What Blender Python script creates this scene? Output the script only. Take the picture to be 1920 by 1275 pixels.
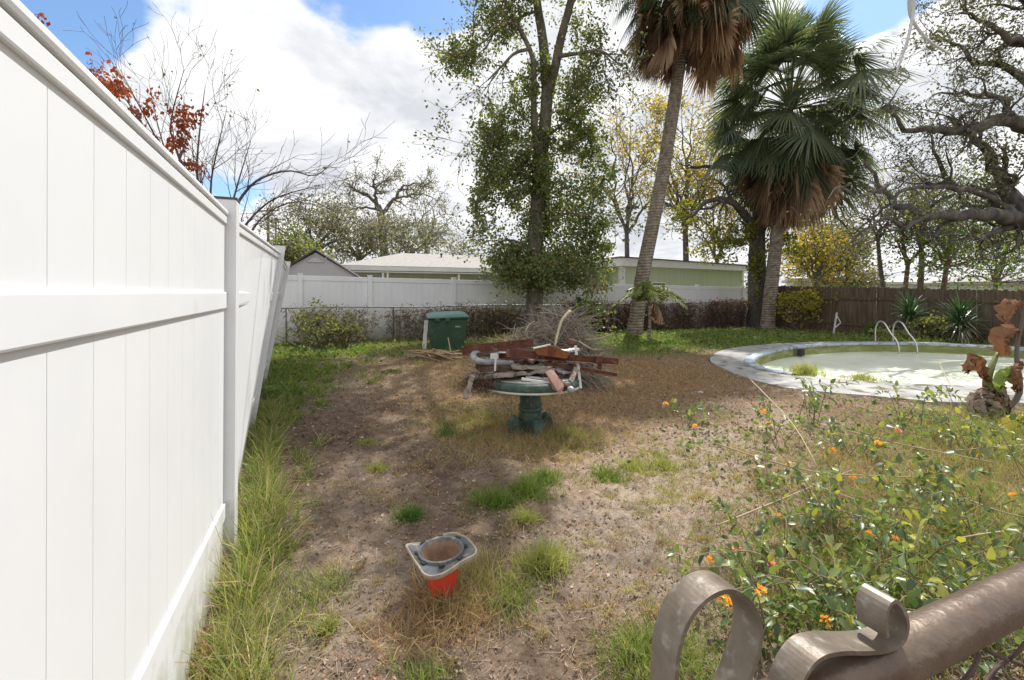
import bpy, bmesh, math, random
import numpy as np
from mathutils import Vector, Matrix

# ---------------------------------------------------------------- clear, camera, world, sun, exposure
for o in list(bpy.data.objects): bpy.data.objects.remove(o)
random.seed(11); rng = np.random.default_rng(11)
SC = bpy.context.scene; COL = SC.collection
FP, HZ, CX, EYE = 853.0, 548.0, 960.0, 1.5          # focal length and horizon of the photograph in its pixels, eye height in metres
cam = bpy.data.objects.new('camera', bpy.data.cameras.new('camera')); COL.objects.link(cam)
cam.location = (0, 0, EYE); cam.rotation_euler = (math.radians(90), 0, 0)
cam.data.sensor_width = 36; cam.data.lens = 36*FP/1920; cam.data.shift_y = -(637.5-HZ)/1920
cam.data.clip_start = 0.02; cam.data.clip_end = 9000
SC.camera = cam
SUN_AZ, SUN_EL = math.radians(31), math.radians(57)   # azimuth clockwise from +Y
w = bpy.data.worlds.new('World'); SC.world = w; w.use_nodes = True
def build_world():
    nt = w.node_tree; N = nt.nodes; L = nt.links; N.clear()
    out = N.new('ShaderNodeOutputWorld'); bg = N.new('ShaderNodeBackground'); bg.inputs[1].default_value = 0.12
    sky = N.new('ShaderNodeTexSky'); sky.sky_type = 'NISHITA'; sky.sun_disc = False
    sky.sun_elevation = SUN_EL; sky.sun_rotation = SUN_AZ; sky.air_density = 1.0; sky.dust_density = 0.6; sky.ozone_density = 1.5
    tc = N.new('ShaderNodeTexCoord')
    sep = N.new('ShaderNodeSeparateXYZ'); L.new(tc.outputs['Generated'], sep.inputs[0])
    def mth(op, a, b=None, clamp=False):
        n = N.new('ShaderNodeMath'); n.operation = op; n.use_clamp = clamp
        for i, v in enumerate((a, b)):
            if v is None: continue
            if isinstance(v, (int, float)): n.inputs[i].default_value = v
            else: L.new(v, n.inputs[i])
        return n.outputs[0]
    zz = mth('ADD', mth('MAXIMUM', sep.outputs[2], 0.0), 0.28)
    comb = N.new('ShaderNodeCombineXYZ')
    L.new(mth('DIVIDE', sep.outputs[0], zz), comb.inputs[0]); L.new(mth('DIVIDE', sep.outputs[1], zz), comb.inputs[1])
    def noise(vec, scale, detail, rough, off, dist=0.0):
        mp = N.new('ShaderNodeMapping'); L.new(vec, mp.inputs[0]); mp.inputs['Location'].default_value = off
        n = N.new('ShaderNodeTexNoise'); L.new(mp.outputs[0], n.inputs[0])
        n.inputs['Scale'].default_value = scale; n.inputs['Detail'].default_value = detail
        n.inputs['Roughness'].default_value = rough; n.inputs['Distortion'].default_value = dist
        return n.outputs['Fac']
    n1 = noise(comb.outputs[0], 1.5, 14, 0.6, (3.1, 1.7, 0), 0.2)
    n2 = noise(comb.outputs[0], 2.3, 10, 0.6, (7.3, 4.4, 2), 0.2)
    # openings of blue between the clouds: directions where the cover is thinner
    def gap(px, py, width, amt):
        d = Vector(((px-CX)/FP, 1, (HZ-py)/FP)).normalized()
        dot = N.new('ShaderNodeVectorMath'); dot.operation = 'DOT_PRODUCT'
        L.new(tc.outputs['Generated'], dot.inputs[0]); dot.inputs[1].default_value = d
        mr = N.new('ShaderNodeMapRange'); mr.interpolation_type = 'SMOOTHSTEP'
        L.new(dot.outputs['Value'], mr.inputs[0])
        mr.inputs[1].default_value = math.cos(math.radians(width)); mr.inputs[2].default_value = 1.0
        mr.inputs[3].default_value = 0; mr.inputs[4].default_value = amt
        return mr.outputs[0]
    cov = mth('ADD', n1, 0.2)
    for g in ((60, 20, 9, .42), (300, -60, 10, .3), (640, -10, 7, .33), (800, -30, 7, .34), (440, 335, 5, .22), (1640, -25, 7, .28), (1000, -420, 24, .3), (-700, 200, 26, .3)):
        cov = mth('SUBTRACT', cov, gap(*g))
    ramp = N.new('ShaderNodeMapRange'); ramp.interpolation_type = 'SMOOTHSTEP'
    L.new(cov, ramp.inputs[0]); ramp.inputs[1].default_value = 0.40; ramp.inputs[2].default_value = 0.545
    shade = N.new('ShaderNodeValToRGB'); L.new(n2, shade.inputs[0])
    e = shade.color_ramp.elements
    e[0].position = .38; e[0].color = (.62, .645, .69, 1); e[1].position = .62; e[1].color = (1.0, 1.0, 1.0, 1)
    sc = N.new('ShaderNodeVectorMath'); sc.operation = 'SCALE'; L.new(shade.outputs[0], sc.inputs[0]); sc.inputs[3].default_value = 7.5
    skb = N.new('ShaderNodeVectorMath'); skb.operation = 'MULTIPLY'; L.new(sky.outputs[0], skb.inputs[0]); skb.inputs[1].default_value = (1.0, 1.15, 1.25)
    mix = N.new('ShaderNodeMix'); mix.data_type = 'RGBA'
    L.new(ramp.outputs[0], mix.inputs[0]); L.new(skb.outputs[0], mix.inputs[6]); L.new(sc.outputs[0], mix.inputs[7])
    L.new(mix.outputs[2], bg.inputs[0]); L.new(bg.outputs[0], out.inputs[0])
build_world()
sun = bpy.data.objects.new('sun', bpy.data.lights.new('sun', 'SUN')); COL.objects.link(sun)
SUNV = Vector((math.sin(SUN_AZ)*math.cos(SUN_EL), math.cos(SUN_AZ)*math.cos(SUN_EL), math.sin(SUN_EL)))
sun.rotation_euler = SUNV.to_track_quat('Z', 'Y').to_euler(); sun.location = SUNV*50
sun.data.energy = 4.6; sun.data.angle = math.radians(0.53); sun.data.color = (1, .968, .92)
SC.view_settings.view_transform = 'Standard'; SC.view_settings.look = 'None'
SC.view_settings.exposure = 0.4; SC.view_settings.gamma = 1.0; SC.view_settings.use_curve_mapping = False
SC.render.engine = 'CYCLES'
SC.cycles.max_bounces = 8; SC.cycles.transparent_max_bounces = 8; SC.cycles.use_denoising = True

# ---------------------------------------------------------------- helpers
def P(px, py, Y): return np.array(((px-CX)/FP*Y, Y, EYE-(py-HZ)/FP*Y))
def G(px, py, z=0.0):
    Y = (EYE-z)*FP/(py-HZ); return np.array(((px-CX)/FP*Y, Y, z))
def unit(v):
    v = np.asarray(v, float); return v/np.maximum(np.linalg.norm(v, axis=-1, keepdims=True), 1e-9)
def lerp(a, b, t): return a+(b-a)*t
class MB:
    def __init__(s): s.v = []; s.f = []; s.n = 0
    def add(s, v, *faces):
        v = np.asarray(v, float).reshape(-1, 3)
        for f in faces:
            f = np.asarray(f, np.int64)
            if f.ndim == 1: f = f[None]
            if f.size: s.f.append(f+s.n)
        s.v.append(v); s.n += len(v); return s
    def mesh(s, name, smooth=False):
        me = bpy.data.meshes.new(name); V = np.concatenate(s.v)
        loops = np.concatenate([f.ravel() for f in s.f]); tot = np.concatenate([np.full(len(f), f.shape[1]) for f in s.f])
        st = np.concatenate(([0], np.cumsum(tot)[:-1]))
        me.vertices.add(len(V)); me.vertices.foreach_set('co', V.ravel().astype(np.float32))
        me.loops.add(len(loops)); me.loops.foreach_set('vertex_index', loops.astype(np.int32))
        me.polygons.add(len(tot)); me.polygons.foreach_set('loop_start', st.astype(np.int32))
        me.polygons.foreach_set('use_smooth', np.full(len(tot), smooth))
        me.update(calc_edges=True); return me
    def build(s, name, m, parent=None, smooth=False, bev=0.0, **tags):
        return obj(name, s.mesh(name, smooth), m, parent, bev, **tags)
def obj(name, me, m, parent=None, bev=0.0, **tags):
    o = bpy.data.objects.new(name, me); COL.objects.link(o)
    if m is not None and not me.materials: me.materials.append(m)
    if parent is not None: o.parent = parent; o.matrix_parent_inverse = Matrix.Translation(-parent.location) if parent.location.length else Matrix()
    if bev:
        b = o.modifiers.new('bevel', 'BEVEL'); b.width = bev; b.segments = 2; b.limit_method = 'ANGLE'
    for k, v in tags.items(): o[k] = v
    return o
def thing(name, label, category, loc=(0, 0, 0), group=None):
    o = bpy.data.objects.new(name, None); COL.objects.link(o); o.location = Vector(loc); o.empty_display_size = .2
    o['label'] = label; o['category'] = category
    if group: o['group'] = group
    return o
BOXF = np.array([[0, 3, 2, 1], [4, 5, 6, 7], [0, 1, 5, 4], [1, 2, 6, 5], [2, 3, 7, 6], [3, 0, 4, 7]])
def box8(mb, pts): return mb.add(pts, BOXF)            # pts: bottom 4 ccw, top 4 ccw
def box(mb, c, ax, ay, az):                            # half-axis vectors
    c, ax, ay, az = (np.asarray(q, float) for q in (c, ax, ay, az))
    return box8(mb, [c-ax-ay-az, c+ax-ay-az, c+ax+ay-az, c-ax+ay-az, c-ax-ay+az, c+ax-ay+az, c+ax+ay+az, c-ax+ay+az])
def bar(mb, a, b, w, h, up=(0, 0, 1)):                 # square bar between two points
    a, b = np.asarray(a, float), np.asarray(b, float); d = unit(b-a); s = unit(np.cross(d, up)); u = np.cross(s, d)
    return box(mb, (a+b)/2, (b-a)/2, -s*w/2, u*h/2)
def tubes(mb, Pt, R, S=6, cap=False):                  # Pt (N,K,3), R (N,K)
    Pt = np.asarray(Pt, float); R = np.asarray(R, float)
    if Pt.ndim == 2: Pt = Pt[None]; R = np.broadcast_to(R, (1, Pt.shape[1]))
    N, K, _ = Pt.shape
    T = unit(np.gradient(Pt, axis=1)); m = unit(Pt[:, -1]-Pt[:, 0])
    ref = np.where(np.abs(m[:, 2:3]) > .8, np.array([[1., 0.12, 0]]), np.array([[0, 0.1, 1.]]))[:, None, :]
    A = unit(np.cross(T, ref)); B = np.cross(T, A)
    an = np.arange(S)/S*2*np.pi
    V = Pt[:, :, None]+R[:, :, None, None]*(np.cos(an)[None, None, :, None]*A[:, :, None]+np.sin(an)[None, None, :, None]*B[:, :, None])
    i = np.arange(N)[:, None, None]*K*S; k = np.arange(K-1)[None, :, None]*S; s = np.arange(S)[None, None]; s2 = (s+1) % S
    f = np.stack(np.broadcast_arrays(i+k+s, i+k+s2, i+k+S+s2, i+k+S+s), -1).reshape(-1, 4)
    fs = [f]
    if cap:
        c0 = np.arange(N)[:, None]*K*S+np.arange(S)[None, ::-1]; c1 = np.arange(N)[:, None]*K*S+(K-1)*S+np.arange(S)[None]
        fs += [c0, c1]
    return mb.add(V, *fs)
def lathe(mb, c, prof, S=24, ax=None, cap=True):
    c = np.asarray(c, float)
    if ax is None: X, Y, Z = np.eye(3)
    else:
        Z = unit(ax); X = unit(np.cross(Z, (0.31, .9, .1))); Y = np.cross(Z, X)
    an = np.arange(S)/S*2*np.pi; pr = np.asarray(prof, float); K = len(pr)
    V = c+pr[:, 0, None, None]*(np.cos(an)[None, :, None]*X+np.sin(an)[None, :, None]*Y)+pr[:, 1, None, None]*Z
    k = np.arange(K-1)[:, None]*S; s = np.arange(S)[None]; s2 = (s+1) % S
    fs = [np.stack(np.broadcast_arrays(k+s, k+s2, k+S+s2, k+S+s), -1).reshape(-1, 4)]
    if cap: fs += [np.arange(S)[::-1], (K-1)*S+np.arange(S)]
    return mb.add(V, *fs)
def inst(mb, tv, tf, O, A, B, C):                      # copies of a small template into one mesh
    tv = np.asarray(tv, float); n = len(O); k = len(tv)
    V = O[:, None]+tv[None, :, 0, None]*A[:, None]+tv[None, :, 1, None]*B[:, None]+tv[None, :, 2, None]*C[:, None]
    fs = [(np.asarray(f)[None]+(np.arange(n)*k)[:, None, None]).reshape(-1, np.asarray(f).shape[1]) for f in tf]
    return mb.add(V, *fs)
def rdir(n, zmin=-1, zmax=1):
    z = rng.uniform(zmin, zmax, n); a = rng.uniform(0, 2*np.pi, n); r = np.sqrt(1-z*z)
    return np.stack((r*np.cos(a), r*np.sin(a), z), 1)
def rframe(n, D=None):                                 # random orthonormal frames, A along D
    A = rdir(n) if D is None else unit(D); B = unit(np.cross(A, rdir(n))); return A, B, np.cross(A, B)
DIAM_V = [(0, 0, 0), (.5, .33, .09), (1, 0, 0), (.5, -.33, .09)]; DIAM_F = [np.array([[0, 1, 2, 3]])]
LEAF_V = [(0, 0, 0), (.28, 0, -.02), (.66, 0, -.02), (1, 0, -.1), (.25, .27, .06), (.64, .24, .05), (.25, -.27, .06), (.64, -.24, .05)]
LEAF_F = [np.array([[0, 1, 4], [0, 6, 1], [2, 3, 5], [2, 7, 3]]), np.array([[1, 2, 5, 4], [1, 6, 7, 2]])]
def leaves(mb, C, size, D=None, nice=False):
    n = len(C); A, B, Z = rframe(n, D); s = np.broadcast_to(size, n)[:, None]
    return inst(mb, LEAF_V if nice else DIAM_V, LEAF_F if nice else DIAM_F, C, A*s, B*s, Z*s)
def crv(pts, n=8):                                     # smooth polyline through points (Catmull-Rom)
    p = np.asarray(pts, float); q = np.vstack((2*p[0]-p[1], p, 2*p[-1]-p[-2])); out = []
    for i in range(1, len(q)-2):
        t = np.linspace(0, 1, n, endpoint=False)[:, None]
        out.append(.5*((2*q[i])+(-q[i-1]+q[i+1])*t+(2*q[i-1]-5*q[i]+4*q[i+1]-q[i+2])*t*t+(-q[i-1]+3*q[i]-3*q[i+1]+q[i+2])*t**3))
    return np.vstack(out+[p[-1:]])
def resamp(p, K):
    p = np.asarray(p, float); d = np.concatenate(([0], np.cumsum(np.linalg.norm(np.diff(p, axis=0), axis=1))))
    t = np.linspace(0, d[-1], K); return np.stack([np.interp(t, d, p[:, i]) for i in range(p.shape[1])], 1)
def _h(i, j, s):
    n = (i*374761393+j*668265263+s*1442695041) & 0x7fffffff; n = ((n ^ (n >> 13))*1274126177) & 0x7fffffff
    return ((n ^ (n >> 16)) & 0xffff)/65535.0
def vn(x, y, s=0):
    i = np.floor(x).astype(np.int64); j = np.floor(y).astype(np.int64); u = x-i; v = y-j; u = u*u*(3-2*u); v = v*v*(3-2*v)
    return lerp(lerp(_h(i, j, s), _h(i+1, j, s), u), lerp(_h(i, j+1, s), _h(i+1, j+1, s), u), v)
def fbm(x, y, s=0, o=4):
    r = 0; a = .5
    for k in range(o): r = r+a*vn(x*2**k+17*k, y*2**k+31*k, s+k); a *= .5
    return r/(1-.5**o)

# ---------------------------------------------------------------- materials
def nodes(name):
    m = bpy.data.materials.new(name); m.use_nodes = True; nt = m.node_tree
    b = nt.nodes['Principled BSDF']; return m, nt, nt.nodes, nt.links, b
def ramp(N, cols, pos=None):
    r = N.new('ShaderNodeValToRGB'); e = r.color_ramp.elements
    n = len(cols)
    while len(e) < n: e.new(.5)
    for i, c in enumerate(cols):
        e[i].position = (pos[i] if pos else i/(n-1)); e[i].color = (*c, 1)
    return r
def surf(name, cols, scale=6, rough=.7, bump=.2, bscale=None, metal=0, stretch=(1, 1, 1), pos=None, spec=.3, detail=6, bdist=.01, fleck=None):
    m, nt, N, L, b = nodes(name)
    tc = N.new('ShaderNodeTexCoord'); mp = N.new('ShaderNodeMapping'); L.new(tc.outputs['Object'], mp.inputs[0]); mp.inputs['Scale'].default_value = stretch
    n = N.new('ShaderNodeTexNoise'); L.new(mp.outputs[0], n.inputs[0]); n.inputs['Scale'].default_value = scale; n.inputs['Detail'].default_value = detail; n.inputs['Roughness'].default_value = .62
    r = ramp(N, cols, pos or [lerp(.28, .72, i/(len(cols)-1)) for i in range(len(cols))]); L.new(n.outputs['Fac'], r.inputs[0])
    col = r.outputs[0]
    if fleck:
        fc, fs, lo, hi = fleck
        n3 = N.new('ShaderNodeTexNoise'); L.new(tc.outputs['Object'], n3.inputs[0]); n3.inputs['Scale'].default_value = fs; n3.inputs['Detail'].default_value = 5
        mr = N.new('ShaderNodeMapRange'); L.new(n3.outputs['Fac'], mr.inputs[0]); mr.inputs[1].default_value = lo; mr.inputs[2].default_value = hi
        mx = N.new('ShaderNodeMix'); mx.data_type = 'RGBA'; L.new(mr.outputs[0], mx.inputs[0]); L.new(col, mx.inputs[6]); mx.inputs[7].default_value = (*fc, 1); col = mx.outputs[2]
    L.new(col, b.inputs['Base Color']); b.inputs['Roughness'].default_value = rough; b.inputs['Metallic'].default_value = metal; b.inputs['Specular IOR Level'].default_value = spec
    if bump:
        n2 = N.new('ShaderNodeTexNoise'); L.new(mp.outputs[0], n2.inputs[0]); n2.inputs['Scale'].default_value = bscale or scale*4; n2.inputs['Detail'].default_value = 5
        bp = N.new('ShaderNodeBump'); bp.inputs['Strength'].default_value = bump; bp.inputs['Distance'].default_value = bdist; L.new(n2.outputs['Fac'], bp.inputs['Height']); L.new(bp.outputs[0], b.inputs['Normal'])
    return m
def leafm(name, cols, transl=.35, rough=.5, spec=.3, pos=None, tint=(1.25, 1.2, .55)):
    m, nt, N, L, b = nodes(name)
    g = N.new('ShaderNodeNewGeometry'); r = ramp(N, cols, pos); L.new(g.outputs['Random Per Island'], r.inputs[0])
    L.new(r.outputs[0], b.inputs['Base Color']); b.inputs['Roughness'].default_value = rough; b.inputs['Specular IOR Level'].default_value = spec
    if transl:
        t = N.new('ShaderNodeBsdfTranslucent'); mu = N.new('ShaderNodeVectorMath'); mu.operation = 'MULTIPLY'; L.new(r.outputs[0], mu.inputs[0]); mu.inputs[1].default_value = [min(1.8, 1.5*c) for c in tint]
        L.new(mu.outputs[0], t.inputs[0]); mx = N.new('ShaderNodeMixShader'); mx.inputs[0].default_value = transl
        out = N['Material Output']; L.new(b.outputs[0], mx.inputs[1]); L.new(t.outputs[0], mx.inputs[2]); L.new(mx.outputs[0], out.inputs[0])
    return m
M = {}
M['vinyl'] = surf('white_vinyl', [(.70, .715, .73), (.76, .77, .78)], 1.6, .42, .03, 30, spec=.4, fleck=((.62, .62, .58), 3.2, .66, .86))
M['vinyl_far'] = surf('white_vinyl_weathered', [(.66, .67, .69), (.78, .78, .79)], .8, .5, .05, 20)
M['dark_cap'] = surf('grimy_post_top', [(.05, .045, .04), (.14, .13, .11)], 20, .8, .2)
M['galv'] = surf('galvanised_steel', [(.13, .13, .13), (.27, .27, .26)], 14, .5, .1, metal=.5)
M['wood_fence'] = surf('weathered_fence_wood', [(.08, .054, .038), (.145, .107, .076), (.215, .175, .13)], 3.0, .9, .5, 16, stretch=(6, 6, .5), spec=.1)
M['bark'] = surf('grey_bark', [(.08, .068, .058), (.18, .158, .135), (.28, .255, .225)], 5, .95, 1.0, 11, stretch=(1, 1, .3), spec=.1, bdist=.05)
M['bark_dark'] = surf('dark_bark', [(.05, .044, .04), (.11, .098, .09), (.18, .168, .155)], 5, .95, .9, 9, stretch=(1, 1, .4), spec=.1, bdist=.04)
M['bark_far'] = surf('far_bark', [(.10, .09, .08), (.20, .18, .165)], 3, .95, .3, spec=.1)
M['twig'] = surf('bare_twig', [(.09, .07, .065), (.19, .15, .14)], 12, .9, 0, spec=.1)
M['drytwig'] = leafm('dry_twigs', [(.26, .22, .17), (.4, .35, .29), (.2, .165, .13), (.52, .47, .4)], 0, .9, .1)
M['palm_trunk'] = None
M['leaf_oak'] = leafm('oak_leaves', [(.065, .095, .045), (.105, .145, .062), (.15, .19, .08), (.22, .24, .1), (.095, .13, .062), (.32, .23, .1)], .5, .42, .55)
M['leaf_palm'] = leafm('palm_leaf', [(.065, .095, .063), (.098, .135, .078), (.14, .172, .094), (.08, .115, .072), (.2, .21, .11)], .36, .4, .5, tint=(1.08, 1.08, .7))
M['leaf_palm_dead'] = leafm('dead_palm_leaf', [(.26, .175, .125), (.4, .28, .2), (.5, .38, .28), (.33, .22, .16)], .32, .85, .1, tint=(1.1, 1, .8))
M['leaf_yellow'] = leafm('yellow_leaves', [(.42, .31, .045), (.5, .4, .08), (.3, .28, .06), (.2, .22, .06), (.46, .33, .05)], .45, .6, .2, tint=(1.1, 1.0, .6))
M['leaf_olive'] = leafm('olive_far_leaves', [(.19, .185, .125), (.25, .24, .165), (.29, .275, .19), (.16, .165, .1)], .35, .7, .1, tint=(1.1, 1.08, .7))  # distance haze is put into these tones: greyed and low in contrast
M['leaf_oakr'] = leafm('sparse_oak_leaves', [(.07, .075, .05), (.12, .125, .08), (.18, .175, .11), (.09, .1, .06)], .3, .6, .2)
M['leaf_green'] = leafm('fresh_green_leaves', [(.05, .10, .025), (.10, .17, .04), (.17, .24, .06), (.08, .14, .03)], .4, .5, .3)
M['leaf_rust'] = leafm('rust_leaves', [(.22, .05, .022), (.32, .09, .035), (.4, .15, .06), (.2, .06, .03)], .4, .6, .2, tint=(1.1, .8, .6))
M['vine_dry'] = leafm('dry_vine', [(.10, .065, .05), (.17, .12, .09), (.25, .19, .15), (.08, .055, .045), (.2, .12, .09)], .15, .9, .1, tint=(1, .9, .8))
M['g_green'] = leafm('green_grass', [(.09, .15, .03), (.15, .22, .05), (.22, .29, .08), (.12, .19, .05), (.3, .3, .12)], .35, .5, .25)
M['g_dark'] = leafm('dark_green_grass', [(.05, .11, .03), (.09, .17, .045), (.13, .21, .06)], .35, .5, .25)
M['g_lime'] = leafm('yellow_green_grass', [(.24, .28, .08), (.32, .34, .12), (.4, .38, .17), (.2, .26, .07), (.46, .4, .22)], .35, .55, .2)
M['g_dry'] = leafm('dry_grass', [(.44, .31, .17), (.52, .4, .24), (.36, .25, .14), (.58, .48, .32), (.4, .34, .15)], .25, .8, .1, tint=(1.05, 1, .85))
M['g_brown'] = leafm('brown_dead_grass', [(.36, .215, .11), (.46, .29, .155), (.3, .18, .095), (.5, .37, .21), (.38, .3, .12)], .25, .85, .1, tint=(1.05, 1, .85))
M['litter'] = leafm('leaf_litter', [(.24, .14, .085), (.33, .21, .13), (.42, .31, .21), (.14, .085, .055), (.5, .43, .34), (.36, .18, .09), (.2, .12, .075)], .1, .85, .15, tint=(1, 1, 1))
M['lantana'] = leafm('lantana_leaves', [(.07, .115, .048), (.13, .19, .072), (.24, .29, .1), (.085, .135, .062), (.18, .235, .1), (.44, .42, .09), (.06, .1, .055)], .28, .38, .6, pos=[0, .2, .4, .55, .75, .9, .97])
M['straw'] = leafm('straw_bits', [(.17, .12, .085), (.27, .2, .145), (.13, .09, .065), (.38, .31, .235), (.22, .15, .1)], 0, .9, .1)
M['stem'] = surf('tan_stem', [(.32, .26, .17), (.48, .41, .29)], 20, .8, 0, spec=.2)
M['gstem'] = surf('green_stem', [(.12, .15, .05), (.24, .22, .1)], 20, .7, 0, spec=.2)
M['lstem'] = surf('woody_lantana_stem', [(.15, .12, .075), (.28, .24, .15)], 20, .8, 0, spec=.2)
M['fl_orange'] = leafm('orange_florets', [(.88, .38, .05), (.92, .5, .08), (.9, .6, .14)], .3, .6, .2, tint=(1, .9, .6))
M['fl_pink'] = leafm('pink_orange_florets', [(.85, .25, .28), (.9, .4, .12), (.85, .3, .35), (.9, .5, .15)], .3, .6, .2, tint=(1, .9, .8))
M['concrete'] = surf('pool_concrete', [(.26, .255, .245), (.36, .35, .335), (.48, .47, .45)], 1.8, .88, .3, 40, fleck=((.14, .12, .085), 4, .52, .66))
M['coping'] = surf('pale_blue_coping', [(.34, .4, .48), (.5, .56, .64)], 4, .8, .2, 30, fleck=((.2, .2, .15), 6, .48, .66))
M['pool_wall'] = surf('algae_stained_pool_wall', [(.16, .19, .05), (.26, .28, .10), (.42, .42, .25)], 2.2, .7, .1, stretch=(1, 1, 3))
M['water'] = surf('clouded_pool_water', [(.62, .67, .5), (.78, .81, .67), (.84, .86, .76)], .7, .3, .012, 3, spec=.4, pos=[.3, .48, .7], fleck=((.5, .54, .34), .9, .6, .85))
M['steel'] = surf('stainless_rail', [(.5, .48, .44), (.66, .64, .6)], 10, .28, .03, metal=1)
M['rust'] = surf('rust', [(.06, .026, .02), (.125, .05, .036), (.185, .085, .058)], 9, .85, .4, 45, spec=.2, fleck=((.25, .2, .17), 14, .6, .8))
M['rust_or'] = surf('orange_rust', [(.10, .038, .02), (.25, .088, .032), (.14, .065, .042)], 16, .85, .4, spec=.2)
M['rust_pink'] = surf('rusty_sheet_metal', [(.13, .06, .045), (.24, .125, .1), (.18, .085, .065)], 12, .7, .3, spec=.3)
M['greymetal'] = surf('weathered_grey_metal', [(.2, .205, .21), (.33, .335, .34), (.43, .435, .44)], 16, .5, .2, metal=.2, fleck=((.2, .12, .08), 18, .6, .75))
M['oldwood'] = surf('weathered_grey_wood', [(.15, .12, .10), (.29, .25, .215), (.42, .38, .33)], 9, .92, .6, 40, spec=.1, fleck=((.10, .06, .045), 12, .52, .68))
M['browood'] = surf('rotten_brown_wood', [(.05, .032, .025), (.12, .075, .055), (.2, .14, .11)], 14, .95, .9, 50, spec=.1)
M['whitepaint'] = surf('dirty_white_paint', [(.55, .54, .52), (.72, .71, .69)], 12, .6, .15, fleck=((.3, .26, .2), 14, .58, .75))
M['greenpaint'] = surf('worn_green_paint', [(.03, .058, .046), (.052, .09, .072), (.095, .135, .112)], 12, .55, .35, 50, spec=.4, fleck=((.28, .31, .28), 17, .62, .78))
M['tabletop'] = surf('worn_table_top', [(.2, .2, .18), (.36, .34, .3)], 9, .8, .3)
M['bin'] = surf('green_bin_plastic', [(.035, .075, .045), (.048, .095, .058)], 3, .45, .05, spec=.4, fleck=((.16, .2, .16), 6, .6, .85))
M['binlid'] = surf('green_bin_lid', [(.05, .14, .10), (.09, .2, .15)], 4, .42, .08, spec=.5)
M['black'] = surf('black_rubber', [(.02, .02, .02), (.05, .05, .05)], 10, .7, .1)
M['cone'] = surf('red_cone_plastic', [(.62, .05, .03), (.78, .085, .05)], 8, .4, .05, spec=.4, fleck=((.5, .25, .15), 10, .6, .8))
M['conebase'] = surf('grey_cone_rubber', [(.075, .078, .085), (.15, .155, .165)], 14, .7, .2, 60, fleck=((.33, .28, .22), 16, .52, .7))
M['conein'] = surf('dirty_cone_inside', [(.2, .115, .07), (.42, .29, .2)], 16, .9, .2)
M['coneedge'] = surf('pale_cone_edge', [(.24, .2, .145), (.46, .41, .31)], 26, .8, .2)
M['gatepaint'] = surf('peeling_tan_gate_paint', [(.10, .08, .058), (.165, .132, .098), (.22, .188, .15)], 30, .45, .12, 60, metal=.2, spec=.4, fleck=((.29, .27, .24), 90, .58, .74))
M['gatetube'] = surf('rusting_gate_tube', [(.075, .05, .037), (.135, .096, .07), (.18, .135, .1)], 14, .42, .2, 90, metal=.35, spec=.5, fleck=((.12, .052, .032), 11, .5, .62))
M['gatewire'] = surf('rusty_wire', [(.07, .045, .04), (.16, .11, .1)], 40, .7, .1, metal=.4)
M['housegreen'] = surf('pale_green_siding', [(.46, .52, .37), (.54, .6, .44)], 1.2, .8, .5, 2.4, stretch=(6, 6, .05))
M['shedgrey'] = surf('grey_shed_siding', [(.40, .40, .43), (.47, .47, .5)], 2, .8, .4, 3, stretch=(.05, .05, 14))
M['trim'] = surf('white_trim', [(.68, .68, .67), (.78, .78, .77)], 3, .6, .05)
M['shingle'] = surf('tan_shingles', [(.25, .23, .215), (.33, .31, .29), (.4, .38, .36)], 5, .9, .5, 18, stretch=(1, 1, 5))
M['shingle_dark'] = surf('dark_shingles', [(.05, .045, .045), (.11, .10, .10)], 8, .9, .4)
M['roofwhite'] = surf('pale_flat_roof', [(.46, .45, .44), (.6, .59, .57)], 1.5, .85, .2)
M['glass'] = surf('dark_window_glass', [(.02, .025, .03), (.06, .07, .075)], 2, .12, 0, spec=.6)
M['cable'] = surf('pale_grey_cable', [(.5, .5, .5), (.62, .62, .61)], 10, .6, 0)
M['wire'] = surf('black_wire', [(.04, .04, .045), (.07, .07, .07)], 5, .7, 0)
M['pole'] = surf('utility_pole_wood', [(.13, .11, .10), (.2, .175, .16)], 4, .9, .2)
M['stone'] = surf('pale_stone', [(.45, .42, .38), (.62, .6, .55)], 20, .8, .3)
M['yucca'] = leafm('yucca_leaves', [(.025, .07, .03), (.05, .11, .045), (.08, .15, .06), (.04, .09, .04)], .2, .35, .6)
M['banana'] = leafm('banana_leaf', [(.2, .3, .06), (.27, .36, .09)], .45, .45, .4)
M['banana_dead'] = leafm('dead_banana_leaf', [(.17, .09, .05), (.25, .14, .08), (.13, .075, .05)], .16, .8, .15, tint=(1.15, .85, .6))
M['banana_stem'] = surf('banana_stem', [(.12, .15, .05), (.2, .21, .09), (.24, .16, .1)], 9, .6, .2, stretch=(1, 1, .3))
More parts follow.
